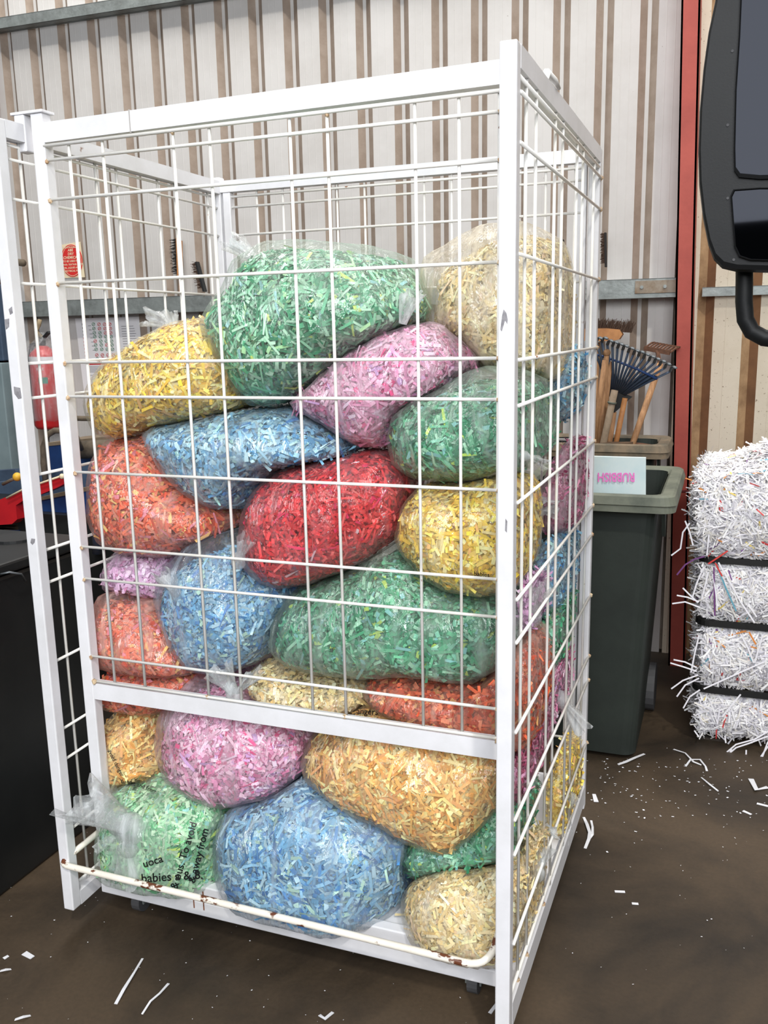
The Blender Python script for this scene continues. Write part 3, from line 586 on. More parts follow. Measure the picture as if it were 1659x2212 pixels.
for bi_, b in enumerate(bags):
    p, dirv, best = surface(b, 100+bi_); o = b.o
    t = thing('bag_of_shredded_paper', (float(b.c[0]), float(b.c[1]), float(p[..., 2].min())), LBL[b.nm], 'bag', 'bags of shredded paper in the cage'); bagobj[b.nm] = t
    # film
    fa = np.random.default_rng(bi_).normal(size=3)*.5+.5
    fine = noise3(dirv*np.abs(fa), 300+bi_, 110, 6)*.007+noise3(dirv, 500+bi_, 160, 8)*.003+.004
    pf = clampcage(b.c+(p-b.c)*(1+fine[..., None]), b)
    op = o.get('op', .1); fm = film_mat('clear_film_%s' % b.col if op < .16 else 'cloudy_film_%s' % b.col if op < .28 else 'milky_film_%s' % b.col, .10 if op < .16 else .17 if op < .28 else .30, FILMT[b.col], 8, seed=bi_*.37)
    fo = npmesh('plastic_film', pf.reshape(-1, 3), GF, fm, caps=CAPS); put(fo, t); SURF[b.nm] = fo
    # paper body inside: slack direction leaves empty film
    nd_ = dirv/np.linalg.norm(dirv, axis=-1, keepdims=True); k = np.full(best.shape, .972)
    if 'slack' in o:
        s = np.array(o['slack'], float); s /= np.linalg.norm(s); k = k-o['ka']*np.clip(nd_@s, 0, 1)**1.5*1.6
    pc = clampcage(b.c+(p-b.c)*k[..., None], b); pc = b.c+(pc-b.c)*.98; pc[..., 1] = np.maximum(pc[..., 1], np.where(pc[..., 2] > .7, FG+.004, -.07))
    # normals
    du = np.roll(pc, -1, 0)-np.roll(pc, 1, 0); dv = np.gradient(pc, axis=1); nn = np.cross(dv, du); ar = np.linalg.norm(nn, axis=-1); nn = nn/(ar[..., None]+1e-9)
    nn = np.where((np.sum(nn*nd_, -1) < 0)[..., None], -nn, nn); tu = du/(np.linalg.norm(du, axis=-1, keepdims=True)+1e-9)
    vd = camv-pc; vd /= np.linalg.norm(vd, axis=-1, keepdims=True); face = np.sum(nn*vd, -1)
    w = ar*np.where(face > -.15, 1, .22); w = w.ravel()/w.sum(); N = int(np.clip(ar.sum()/2*(21000 if b.o.get('long', .3) < .6 else 15500), 900, 10000))
    idx = RNG.choice(len(w), N, p=w); P0 = pc.reshape(-1, 3)[idx]; n0 = nn.reshape(-1, 3)[idx]; t0 = tu.reshape(-1, 3)[idx]; b0 = np.cross(n0, t0)
    P0 = P0+t0*RNG.normal(0, .006, (N, 1))+b0*RNG.normal(0, .006, (N, 1))-n0*RNG.uniform(-.002, .021, (N, 1))
    a = RNG.uniform(0, 2*PI, N); tn = t0*np.cos(a)[:, None]+b0*np.sin(a)[:, None]
    n1 = n0+.75*RNG.normal(0, .42, (N, 3)); n1 -= tn*np.sum(n1*tn, -1, keepdims=True); n1 /= np.linalg.norm(n1, axis=-1, keepdims=True)
    tn = tn+n0*RNG.normal(0, .16, (N, 1)); tn /= np.linalg.norm(tn, axis=-1, keepdims=True)
    lng = RNG.random(N) < o.get('long', .3); wd = o.get('wid', .0070)
    Ln = np.where(lng, RNG.uniform(.028, .068, N), RNG.uniform(.009, .022, N)); Wd = np.where(lng, RNG.uniform(.7, 1.15, N)*wd, RNG.uniform(.9, 1.6, N)*wd)
    V, F, C = strips(P0, tn, n1, Ln, Wd, palette(b.col, N), Ln*RNG.uniform(0, .16, N))
    V[:, 0] = np.minimum(V[:, 0], 1.181+b.o.get('bulge', 0)+.025*np.clip(V[:, 1], 0, 1)); V[:, 1] = np.maximum(V[:, 1], np.where(V[:, 2] > .7, FG-.002, -.09)); V[:, 2] = np.maximum(V[:, 2], ZB+.078)
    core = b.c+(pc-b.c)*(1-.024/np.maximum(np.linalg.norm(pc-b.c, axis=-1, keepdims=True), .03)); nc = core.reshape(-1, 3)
    cc = palette(b.col, len(nc))*.38  # core tint darkened: shade between the strips put into its colour
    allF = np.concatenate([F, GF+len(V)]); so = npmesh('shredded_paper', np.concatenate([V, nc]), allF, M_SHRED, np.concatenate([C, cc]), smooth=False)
    put(so, t); so['kind'] = 'stuff'

# tied necks and empty tails of film
def tl(bag, px, py, Y, d, L, r1, **k): return tail('gathered_neck', aty(px, py, Y), d, L, r1, parent=bagobj[bag], **k)
tl('bottom-left green', 282, 1790, -.05, (-.75, -.1, .5), .15, .085, r0=.03, seed=1, flat=.5, ruf=4)
tl('bottom-left green', 280, 1800, -.055, (.05, -.15, -1), .125, .062, r0=.026, seed=2, flat=.4, ruf=3)
tl('bottom-left green', 276, 1795, -.05, (-.8, .05, -.5), .08, .045, r0=.02, seed=12, flat=.5, ruf=3, knot=False)
tl('upper yellow', 385, 712, .3, (-.75, -.05, .42), .085, .044, r0=.012, seed=3, flat=.5, ruf=3)
tl('upper yellow', 375, 715, .3, (-.1, 0, .8), .05, .03, r0=.012, seed=4, flat=.5, knot=False)
tl('left pale orange', 385, 1288, .06, (-.45, 0, .8), .07, .034, r0=.012, seed=5)
tl('low pink', 505, 1500, .03, (-.35, 0, .8), .075, .045, r0=.014, seed=6)
tl('low pink', 515, 1495, .03, (.55, 0, .7), .07, .034, r0=.012, seed=7, knot=False)
tl('mid-left blue', 515, 1215, .05, (.3, .1, 1), .07, .04, r0=.012, seed=8)
tl('top mint', 560, 570, .3, (-.5, -.1, .5), .085, .05, r0=.02, seed=9, knot=False)
tl('upper pink', 870, 700, .15, (.2, .1, .9), .07, .05, r0=.02, seed=10, knot=False)
tl('rear small pink', 1208, 1508, .55, (.35, .3, -.55), .10, .055, r0=.016, seed=11, ruf=4)
tl('rear pink', 1212, 1080, .62, (-.2, -.8, .1), .16, .05, r0=.016, seed=13)
tl('pale pink', 1150, 1335, .22, (.2, 0, .9), .08, .045, r0=.014, seed=14)
tl('rear yellow', 1232, 1725, .66, (-.3, -.1, -1), .11, .05, r0=.014, seed=15)
tl('low-right green', 1178, 1785, .34, (.3, .1, -.2), .035, .02, r0=.007, seed=16)
tl('right green', 1132, 985, .14, (.2, .6, -.2), .06, .03, r0=.008, seed=17)
# gathered neck of the bottom-right bag opens over the side wires
tl('bottom-right cream', 1150, 1885, .2, (.0, .3, .8), .06, .04, r0=.02, seed=18)

# printing on the film, laid onto the bag surfaces
def film_print(bag, txt, px, py, hpx, ang, Y0, curve=0.):
    me = SURF[bag].data; bv = BVHTree.FromPolygons([v.co.copy() for v in me.vertices], [tuple(q.vertices) for q in me.polygons])
    vs, fs = textmesh(txt, hpx*1.38, bold=hpx*.018); out = []; ca, sa = math.cos(ang), math.sin(ang)
    for v in vs:
        yy = v.y+curve*v.x*v.x; X = px+v.x*ca+yy*sa; Yp = py+v.x*sa-yy*ca; d = ray(X, Yp).normalized()
        h = bv.ray_cast(CAM, d); out.append((h[0]-d*.003) if h[0] else aty(X, Yp, Y0))
    MB().add(out, fs).build('film_print', M_TEXT, bagobj[bag])
film_print('bottom-left green', 'babies a & 8.', 372, 1902, 19, -.06, -.02)
film_print('bottom-left green', 'uoca', 332, 1868, 17, -.3, -.02)
film_print('bottom-left green', '& ous. To avoid', 404, 1850, 17, -1.28, -.02)
film_print('bottom-left green', '& away from', 436, 1850, 17, -1.32, -.02)
film_print('amber', 'angers avoid from', 835, 1545, 13, .05, -.01)
film_print('low left yellow', 'babies and from', 300, 1700, 9, .3, .02, -.002)
film_print('low left yellow', 'avoid danger', 247, 1650, 9, 1.1, .02, 0)
film_print('right yellow', 'babies', 1040, 1245, 10, .1, .02)

# ---------------------------------------------------------------- wheelie bins and tools
def rrect(x0, x1, y0, y1, z, r, n=5):
    out = []
    for cx, cy, a0 in ((x1-r, y0+r, -PI/2), (x1-r, y1-r, 0), (x0+r, y1-r, PI/2), (x0+r, y0+r, PI)):
        for i in range(n+1): a = a0+PI/2*i/n; out.append((cx+r*math.cos(a), cy+r*math.sin(a), z))
    return out
def loft(mb, loops, mi=0, cap0=False, cap1=False):
    n = len(loops[0]); vs = [v for l in loops for v in l]; fs = []
    for i in range(len(loops)-1):
        for k in range(n): fs.append((i*n+k, i*n+(k+1) % n, (i+1)*n+(k+1) % n, (i+1)*n+k))
    if cap0: fs.append(tuple(range(n))[::-1])
    if cap1: fs.append(tuple((len(loops)-1)*n+k for k in range(n)))
    return mb.add(vs, fs, mi)
def wheelie(label, x0, x1, y0, y1, zr, taper, rimmat, z0=0.):
    t = thing('wheelie_bin', ((x0+x1)/2, (y0+y1)/2, z0), label, 'bin', 'wheelie bins against the back wall'); e = .055
    L = []
    for z, k in ((z0+.02, 1), (z0+.06, .97), (zr-.09, .12), (zr-.05, 0)): L.append(rrect(x0+e+taper*k, x1-e-taper*k, y0+e+taper*k*.9, y1-e-taper*k*.3, z, .05))
    inner = [rrect(x0+e+.006+taper*k, x1-e-.006-taper*k, y0+e+.006+taper*k*.9, y1-e-.006-taper*k*.3, z, .045) for z, k in ((zr-.01, 0), (zr-.3, .35), (z0+.08, .95))]
    mb = MB(); loft(mb, L, 0, True); loft(mb, inner, 0, False, True); mb.build('body', M_GREEN, t)
    mb = MB(); loft(mb, [rrect(x0+e, x1-e, y0+e, y1-e, zr-.05, .045), rrect(x0+.012, x1-.012, y0+.012, y1-.012, zr-.062, .045), rrect(x0, x1, y0, y1, zr-.06, .05), rrect(x0+.002, x1-.002, y0+.002, y1-.002, zr-.038, .05), rrect(x0-.004, x1+.004, y0-.004, y1+.004, zr-.034, .05),
                         rrect(x0+.004, x1-.004, y0+.004, y1-.004, zr-.006, .05), rrect(x0+.012, x1-.012, y0+.012, y1-.012, zr, .05), rrect(x0+e-.008, x1-e+.008, y0+e-.008, y1-e+.008, zr-.004, .045), rrect(x0+e+.004, x1-e-.004, y0+e+.004, y1-e-.004, zr-.02, .045)])
    mb.build('rim', rimmat, t)
    for x in (x0+.03, x1-.045): MB().prism([(x, y0+.02, zr-.06), (x, y0+.09, zr-.06), (x, y0+.09+taper*.2, zr-.16)], (.012, 0, 0)).build('rim_bracket', M_GREEN, t)
    for x in (x0+.07, x1-.12): MB().tube([(x, y1-.10, z0+.1), (x+.045, y1-.10, z0+.1)], .1, 20).build('wheel', M_CAST, t)
    MB().tube([(x0+.09, y1+.02, zr-.03), (x1-.09, y1+.02, zr-.03)], .014, 8).build('handle', M_GREEN, t)
    return t
wheelie('dark green wheelie bin holding a white card, right of the cage', .863, 1.443, 1.30, 2.02, 1.025, .055, M_RIM)
wheelie('dusty wheelie bin full of rakes and tool handles, behind the one with the card', .80, 1.372, 2.05, 2.42, 1.105, .045, mat('brown_dusty_rim', (128, 112, 92), .85, 0, (84, 82, 72), 12, .1, 60))
card = thing('sign_card', (1.12, 1.37, .75), 'white card hand lettered upside down in pink, standing in the green wheelie bin', 'sign')
def cq(px, py, dy=0): d = ray(px, py); n = Vector((0, 1, -.12)).normalized(); P = Vector((1.2, 1.375+dy, 1.05)); return CAM+d*((P-CAM).dot(n)/d.dot(n))
cr_ = [cq(1397, 1050), cq(1395, 989), cq(1200, 984), cq(1200, 1054)]; cr_[0] = cr_[0]+Vector((0, 0, -.1)); cr_[3] = cr_[3]+Vector((0, 0, -.1))
MB().prism(cr_, (0, .012, .001)).build('card', M_CARD, card)
vs, fs = textmesh('RUBBISH', 27, bold=.6)
MB().add([cq(1331-v.x*.78, 1022+v.y, -.003) for v in vs], fs).build('pink_lettering', M_PINKINK, card)
def stick(name, label, cat, pts, r, m_=M_WOOD, extra=None, group=None):
    P = [aty(*p) for p in pts]; t = thing(name, P[-1], label, cat, group); MB().tube(P, r, 10).build('handle', m_, t, True)
    if extra: extra(t, P)
    return t
def knobtop(t, P): MB().ball(P[0], .016, 12).build('rounded_end', M_WOOD, t, True)
stick('tool_handle', 'wooden tool handle with a round knob end, tallest of the three at the left', 'tool', [(1311, 762, 2.14), (1294, 975, 2.2), (1284, 1060, 2.24)], .0105, extra=knobtop, group='wooden handles in the dusty bin')
stick('tool_handle', 'wooden tool handle leftmost beside the knobbed one', 'tool', [(1307, 778, 2.11), (1289, 909, 2.15), (1274, 1060, 2.2)], .0115, group='wooden handles in the dusty bin')
stick('tool_handle', 'wooden tool handle standing just right of the knobbed one', 'tool', [(1318, 781, 2.17), (1306, 909, 2.2), (1292, 1060, 2.28)], .0105, group='wooden handles in the dusty bin')
def ring(t, P): MB().tube([P[0].lerp(P[1], .18), P[0].lerp(P[1], .21)], .019, 10).build('collar', M_RIM, t, True)
stick('tool_handle', 'short grey wooden handle with a collar, in front of the leaf rake', 'tool', [(1328, 843, 2.11), (1299, 978, 2.13), (1288, 1040, 2.15)], .0145, mat('grey_wood', (142, 124, 104), .8, 0, (112, 96, 78), 20), extra=ring, group='wooden handles in the dusty bin')
stick('tool_handle', 'orange toned wooden handle below the blue leaf rake', 'tool', [(1350, 860, 2.2), (1330, 960, 2.22), (1322, 1010, 2.24)], .0115, M_WOOD2, group='wooden handles in the dusty bin')
def rusthead(t, P):
    mb = MB(); a = aty(1392, 752, 2.36); b = aty(1447, 762, 2.34); mb.bar(a, b, .016, .02); c0 = aty(1437, 733, 2.42); dv = aty(1467, 750, 2.4)-b
    for i in range(9): p = a.lerp(b, i/8); mb.tube([p, p+dv*.75+Vector((0, .02, .005)), p+dv+Vector((0, .05, .0))], .0045, 5)
    mb.bar(a+dv, b+dv, .008, .008); mb.tube([P[0], (a+b)/2], .009, 6); mb.build('rusty_tined_head', M_RTINE, t)
stick('garden_rake', 'rusty tined garden rake with a long pale wooden handle leaning right', 'rake', [(1426, 786, 2.32), (1367, 957, 2.2), (1348, 1010, 2.18)], .0135, extra=rusthead)
# blue leaf rake
M_SLATE = mat('slate_blue_steel', (58, 74, 98), .5, .2, (74, 84, 96), 20)
rk = thing('leaf_rake', aty(1328, 900, 2.2), 'blue fan leaf rake with curled grey tines standing in the dusty bin', 'rake')
tips = [(1282, 722), (1296, 729), (1308, 729), (1320, 735), (1331, 738), (1342, 742), (1353, 746), (1365, 751), (1376, 756), (1387, 759), (1398, 764), (1410, 769), (1421, 774), (1433, 779), (1444, 785), (1456, 792)]
for i, (tx, ty) in enumerate(tips):
    k = i/(len(tips)-1); bx, by = 1316+34*k, 838+14*k
    mb = MB(); P = [aty(bx, by, 2.2), aty(bx*.5+(tx-8)*.5, by*.5+(ty+8)*.5, 2.17), aty(tx-8, ty+10, 2.14)]; mb.tube(P, .0042, 6, flat=1.6)
    tn_ = mb.build('tine', M_SLATE, rk, True)
    mb = MB(); mb.tube([P[2], aty(tx-5, ty+2, 2.135), aty(tx, ty, 2.12), aty(tx+3, ty+3, 2.09)], .0048, 6, flat=1.8); mb.build('tine_tip', M_TINE, tn_, True)
MB().tube([aty(1284, 765, 2.17), aty(1310, 772, 2.165), aty(1340, 783, 2.16), aty(1378, 798, 2.155), aty(1420, 819, 2.15)], .005, 8).build('cross_bar', M_BLUE, rk, True)
MB().prism([aty(1312, 836, 2.205), aty(1366, 857, 2.205), aty(1326, 893, 2.205), aty(1322, 880, 2.205)], (0, .006, 0)).build('socket_plate', M_DARKBOX, rk)
MB().prism([aty(1352, 850, 2.21), aty(1418, 820, 2.18), aty(1420, 812, 2.18), aty(1396, 806, 2.18), aty(1362, 826, 2.19)], (0, .003, 0)).build('web_plate', mat('dark_blue_steel', (38, 50, 66), .6), rk)
MB().tube([aty(1326, 890, 2.215), aty(1312, 990, 2.25), aty(1306, 1040, 2.27)], .012, 8).build('handle', M_WOOD, rk, True)
# timber mallet block and rusty shovel blade lying across the bin
ml = thing('timber_block', aty(1335, 985, 2.12), 'weathered timber block lying across the mouth of the dusty bin', 'block')
MB().bar(aty(1300, 970, 2.14), aty(1363, 970, 2.10), .05, .058).build('block', mat('brown_timber', (104, 82, 62), .85, 0, (76, 58, 44), 30), ml)
sh = thing('shovel_blade', aty(1400, 985, 2.3), 'rusty brown shovel blade lying in the mouth of the dusty bin', 'shovel')
mb = MB(); G = []
for i in range(7):
    for j in range(5): u, v = i/6, j/4-.5; G.append(Vector((1.17+.16*u, 2.16+.2*(v+.5)*(1-.3*u*u), 1.052+.028*abs(v*2)**2-.01*u)))
mb.add(G+[g-Vector((0, 0, .004)) for g in G], [(i*5+j, (i+1)*5+j, (i+1)*5+j+1, i*5+j+1) for i in range(6) for j in range(4)]+[(35+i*5+j, 35+i*5+j+1, 35+(i+1)*5+j+1, 35+(i+1)*5+j) for i in range(6) for j in range(4)]); mb.build('blade', M_RTINE, sh, True)
def bristles(mb, a, b, out, n, L, r=.0022, spread=.25, rows=3, wdir=None):
    a, b, out = Vector(a), Vector(b), Vector(out).normalized(); wd = Vector(wdir) if wdir else Vector((0, .012, 0))
    for j in range(rows):
        for i in range(n):
            p = a.lerp(b, (i+.5*(j % 2))/n)+wd*(j-(rows-1)/2); e = p+(out+Vector([random.uniform(-spread, spread) for _ in range(3)]))*L*random.uniform(.85, 1.1)
            mb.tube([p, e], [r, r*.6], 4, cap=False)
pb = thing('push_broom', aty(1300, 740, 2.35), 'wooden push broom standing head up with dark bristles, above the leaf rake', 'broom')
a, b = aty(1262, 722, 2.34), aty(1346, 722, 2.34)
mb = MB(); dx = b-a; loft(mb, [[a+dx*u+Vector((0, d_, z)) for u, z in ((0, -.028), (.7, -.03), (.92, -.022), (1, .0), (.93, .02), (.6, .026), (0, .024))] for d_ in (-.03, .03)], 0, True, True); mb.build('head', M_WOOD2, pb)
mb = MB(); bristles(mb, a+Vector((0, 0, .02)), b+Vector((.035, 0, .006)), (.3, 0, 1), 60, .045, rows=5); o_ = mb.build('bristles', M_BRIS2, pb)
MB().tube([aty(1290, 740, 2.36), aty(1282, 1000, 2.3)], .012, 8).build('handle', M_WOOD, pb, True)
# brushes standing on the girt
def girtbrush(lab, p0, p1, Y, bw, backw, mb_, mw, side=1, grp='brushes standing on the wall rail'):
    a, b = aty(*p0, Y), aty(*p1, Y); t = thing('hand_brush', a, lab, 'brush', grp); ax = (b-a).normalized(); sd = Vector((side, 0, 0))
    w_ = MB().bar(a+sd*backw*.5, b+sd*backw*.5, .03, backw, up=(1, 0, 0)); w_.build('back', mw, t)
    m_ = MB(); bristles(m_, a+ax*.02, b-ax*.0, -sd, 30, bw, rows=3, wdir=(0, .009, 0), spread=.2); m_.build('bristles', mb_, t); return t
g1_ = girtbrush('tall black bristled brush with a wooden handle on the rail, left brush', (386, 598), (383, 514), 2.46, .038, .014, M_BRIS, M_WOOD2)
MB().bar(aty(392, 634, 2.46), aty(389, 520, 2.46), .014, .02, up=(1, 0, 0)).build('handle', M_WOOD2, g1_)
girtbrush('small worn brush leaning on the rail, right of the tall black brush', (441, 630), (424, 566), 2.46, .030, .010, M_BRIS2, M_BLACK)
girtbrush('dark scrubbing brush on the rail behind the cream bag', (1218, 580), (1214, 518), 2.49, .018, .008, M_BRIS2, M_BRIS)
girtbrush('dark scrubbing brush on the rail right of the cage', (1307, 577), (1306, 503), 2.49, .018, .008, M_BRIS2, M_BRIS)
ps = thing('paper_stack', aty(465, 645, 2.48), 'few white paper sheets lying on the wall rail', 'paper')
a, b = aty(428, 646, 2.46), aty(500, 641, 2.46)
for k in range(4): MB().hexa([a+Vector((k*.006, -.02, k*.004)), b+Vector((0, -.02, k*.004)), b+Vector((0, .07, k*.004)), a+Vector((0, .07, k*.004)), a+Vector((k*.006, -.02, k*.004+.0015)), b+Vector((0, -.02, k*.004+.0015)), b+Vector((0, .07, k*.004+.0015)), a+Vector((0, .07, k*.004+.0015))]).build('sheet', M_PAPERW, ps)
# posters and sign on the wall
def wp(px, py, off=-.006): d = ray(px, py); P = WP+WN*off; return CAM+d*((P-CAM).dot(WN)/d.dot(WN))
sg = thing('extinguisher_sign', wp(155, 600), 'cream card with a red oval extinguisher notice on the back wall', 'sign')
MB().prism([wp(126, 530), wp(173, 522), wp(183, 599), wp(133, 601)], WN*.003).build('card', M_CREAMC, sg)
c_ = (155, 563); ang = math.radians(-5)
def ov(rx, ry, off, n=40): return [wp(c_[0]+rx*math.cos(2*PI*i/n)+.06*ry*math.sin(2*PI*i/n), c_[1]+ry*math.sin(2*PI*i/n), off) for i in range(n)]
MB().prism(ov(23, 35, -.0085), WN*.002).build('red_oval', M_SIGNRED, sg)
mb = MB(); A, B = ov(21, 33, -.0092), ov(20.3, 32, -.0092); mb.add(A+B, [(i, (i+1) % 40, 40+(i+1) % 40, 40+i) for i in range(40)])
for ln, (tx, y_, sz) in enumerate([('FIRE EXTINGUISHER', 536, 4.4), ('ABE', 543, 8), ('DRY', 551, 8), ('CHEMICAL', 559, 8.4), ('TO BE USED FOR', 566, 6), ('WOOD, TEXTILES, PAPER', 573, 5.2), ('OIL, LIQUID AND', 580, 5.6), ('ELECTRICAL FIRES', 587, 5.6)]):
    vs, fs = textmesh(tx, sz, bold=sz*.02); k0 = len(mb.v)
    mb.add([wp(c_[0]-1+(y_-563)*.1+v.x*.82, y_-v.y-v.x*.04, -.0092) for v in vs], fs)
mb.build('lettering', M_CREAMC, sg)
po = thing('safety_poster', wp(235, 890), 'white safety poster with rows of red and green rings on the lower back wall', 'poster')
MB().prism([wp(162, 688), wp(300, 684), wp(318, 885), wp(187, 892)], WN*.002).build('sheet', M_PAPERW, po)
def S(x, y): return x/4.809, 480+y/4.809
marks = {M_INKG: MB(), M_INKR: MB(), M_INKK: MB()}
rows_ = [1060, 1105, 1150, 1190, 1235, 1275, 1320, 1380, 1420]; pat = ['grrr', 'grrr', 'ggrr', 'gggg', 'rggg', 'ggrg', 'gggg', 'rrrr', 'grrr']
for ri, y_ in enumerate(rows_):
    k = (y_-1060)/360
    for ci in range(4):
        x_ = (970, 1028, 1085, 1140)[ci]+40*k; cx, cy = S(x_, y_); m_ = marks[M_INKG if pat[ri][ci] == 'g' else M_INKR]; n = 14
        A = [wp(cx+3.6*math.cos(2*PI*i/n), cy+3.8*math.sin(2*PI*i/n), -.007) for i in range(n)]; B = [wp(cx+2.6*math.cos(2*PI*i/n), cy+2.8*math.sin(2*PI*i/n), -.007) for i in range(n)]
        m_.add(A+B, [(i, (i+1) % n, n+(i+1) % n, n+i) for i in range(n)])
        m_.add([wp(cx-2.2, cy+1.6, -.007), wp(cx-1.6, cy+2.4, -.007), wp(cx+2.2, cy-1.6, -.007), wp(cx+1.6, cy-2.4, -.007)], [(0, 1, 2, 3)])
def pbar(m_, x0, y0, x1, y1, h): a, b = S(x0, y0), S(x1, y1); marks[m_].add([wp(a[0], a[1], -.007), wp(b[0], b[1], -.007), wp(b[0], b[1]+h, -.007), wp(a[0], a[1]+h, -.007)], [(0, 1, 2, 3)])
rr = random.Random(5)
for i in range(14):
    y_ = 1080+i*26; pbar(M_INKK, 1258+i*3, y_, 1258+i*3+rr.uniform(90, 150), y_-4, .7)
for i in range(7): pbar(M_INKK, 915+i*8, 1075+i*42, 945+i*8, 1074+i*42, .8)
for i in range(11): pbar((M_INKK if i < 4 else M_INKR), 852+i*3.4, 1050+i*36, 866+i*3.4, 1049+i*36, 4.6)
pbar(M_INKR, 905, 1470, 1170, 1462, 2.8)
for i in range(5): pbar(M_INKK, 925, 1500+i*14, 925+rr.uniform(110, 230), 1496+i*14, .7)
for x in (915, 1000, 1085): 
    for dy in (0, 110): pbar(M_INKK, x, 1590+dy, x+50, 1588+dy, .5)
pbar(M_INKR, 915, 1735, 1180, 1725, 2.4); pbar(M_INKR, 930, 1830, 1190, 1820, 8)
for m_, nm in ((M_INKG, 'green_rings'), (M_INKR, 'red_marks'), (M_INKK, 'printed_text')): marks[m_].build(nm, m_, po)

# ---------------------------------------------------------------- left background
ex = thing('fire_extinguisher', aty(95, 930, 2.36), 'red fire extinguisher wrapped in a clear plastic bag, hung on the back wall', 'extinguisher')
def exa(px, py): return aty(px, py, 2.36)
ct, cb = exa(94, 768), exa(106, 925); rad = .078; ax = (cb-ct).normalized()
MB().tube([ct-ax*.055, ct-ax*.04, ct-ax*.015, ct, cb-ax*.02, cb], [rad*.3, rad*.55, rad*.9, rad, rad, rad*.85], 24).build('cylinder', M_EXT, ex, True)
MB().tube([ct+ax*.005, ct+ax*.045], [rad+.001]*2, 24, cap=False).build('label_band', M_PAPERW, ex, True)
MB().tube([ct-ax*.055, ct-ax*.085], .018, 10).build('valve', M_BLACK, ex); MB().bar(ct-ax*.09, ct-ax*.10+Vector((.07, -.02, .03)), .02, .012).build('lever', M_BLACK, ex)
MB().tube([ct-ax*.07, ct-ax*.06+Vector((-.06, -.02, 0)), ct+ax*.05+Vector((-.095, -.01, 0)), cb+Vector((-.09, 0, .08))], .013, 8).build('hose', M_BLACK, ex, True)
MB().tube([ct-ax*.10, exa(78, 715), exa(84, 702), exa(86, 690)], .006, 6, flat=2).build('strap', mat('tan_strap', (150, 132, 104), .8), ex, True)
vs, fs = textmesh('BOOTH', .03, bold=.0008)
def exs(u, z, r=rad+.0015): a = -PI/2+u/r; c = ct.lerp(cb, .0); q = c+ax*z; return q+Vector((math.cos(a), math.sin(a), 0))*r
MB().add([exs(.033+v.x, .082-v.y) for v in textmesh('FIRE', .022)[0]]+[], textmesh('FIRE', .022)[1]).build('lettering', M_PAPERW, ex)
gl = MB(); gl.add([exs(.02+.05*i/6, .12) for i in range(7)]+[exs(.02+.05*i/6, .155) for i in range(7)], [(i, i+1, 8+i, 7+i) for i in range(6)]); gl.build('green_label', mat('green_label', (24, 120, 96), .5), ex)
mb = MB(); n = 28; rowz = [(-.13, .012), (-.11, .02), (-.085, .045), (-.04, .085), (.03, .10), (.12, .098), (.22, .10), (.34, .096), (.40, .06)]; rs_ = random.Random(9)
vs = []
for i, (z, r) in enumerate(rowz):
    for k in range(n): a = 2*PI*k/n; f = 1+.05*math.sin(5*a+i*.6)+.03*math.sin(11*a-i); q = ct+ax*z; vs.append(q+Vector((math.cos(a), math.sin(a)*.95, 0))*r*f)
mb.add(vs, [(i*n+k, i*n+(k+1) % n, (i+1)*n+(k+1) % n, (i+1)*n+k) for i in range(len(rowz)-1) for k in range(n)]+[tuple((len(rowz)-1)*n+k for k in range(n))]); mb.build('plastic_bag', film_mat('clear_wrap', .12, scale=18, seed=2), ex, True)
rod = tag(MB().tube([aty(18, 563, 2.42), aty(30, 565, 2.34), aty(50, 568, 2.3)], [.018, .018, .02], 10).build('pipe_stub', M_HOSE, None, True), 'dark pipe stub sticking out from the maroon column at the left', 'pipe')
cb_ = thing('grey_cabinet', (-2.85, 2.35, 0), 'blue grey cabinet panel left of the maroon column', 'cabinet')
MB().box((-3.3, 2.30, 0), (aty(17, 930, 2.3).x, 2.40, 1.46), 0, .006).build('cabinet_body', M_GREY, cb_); MB().box((-3.3, 2.32, 1.47), (aty(2, 780, 2.3).x, 2.40, 1.9), 0, .006).build('upper_locker', M_BLUE2, cb_)
bm_ = thing('blue_steel_machine', (-1.2, 1.5, 0), 'dusty blue steel machine with boxes and troughs behind the cage at left', 'machine')
def slab(name, pts, Y, dep, m_, par=bm_, bev=0): return MB().prism([aty(x, y, Y) for x, y in pts], (0, dep, 0)).build(name, m_, par)
slab('upper_box', [(101, 962), (400, 930), (400, 1100), (108, 1100)], 1.75, .35, M_BLUE)
slab('upper_box_top', [(98, 957), (400, 925), (400, 933), (101, 964)], 1.745, .3, M_DUST)
slab('trough', [(34, 1090), (143, 1066), (300, 1036), (300, 1200), (38, 1172)], 1.30, .34, M_BLUE)
slab('trough_edge', [(33, 1086), (143, 1061), (300, 1030), (300, 1038), (34, 1092)], 1.295, .05, M_DUST)
slab('trough_end', [(33, 1088), (56, 1084), (58, 1172), (38, 1172)], 1.28, .02, mat('scuffed_dark_blue', (52, 62, 78), .7, 0, (92, 78, 62), 14))
slab('inner_panel', [(-60, 1050), (50, 1035), (143, 1012), (300, 985), (300, 1060), (-60, 1110)], 1.62, .06, M_BLUE2)
slab('rear_panel', [(-80, 1022), (32, 1014), (45, 1050), (-80, 1075)], 1.9, .05, M_BLUE2)
slab('shelf', [(-80, 1134), (38, 1134), (40, 1146), (-80, 1146)], 1.25, .4, M_DUST); slab('shelf_front', [(-80, 1146), (40, 1146), (42, 1158), (-80, 1155)], 1.24, .4, M_BLUE)
MB().tube([aty(170, 972, 1.68), aty(290, 966, 1.68)], .043, 18).build('dusty_pipe', M_HOSE, bm_, True)
MB().tube([aty(150, 903, 2.2), aty(178, 904, 2.2), aty(320, 905, 2.2)], .014, 10).build('wall_pipe', M_HOSE, bm_, True)
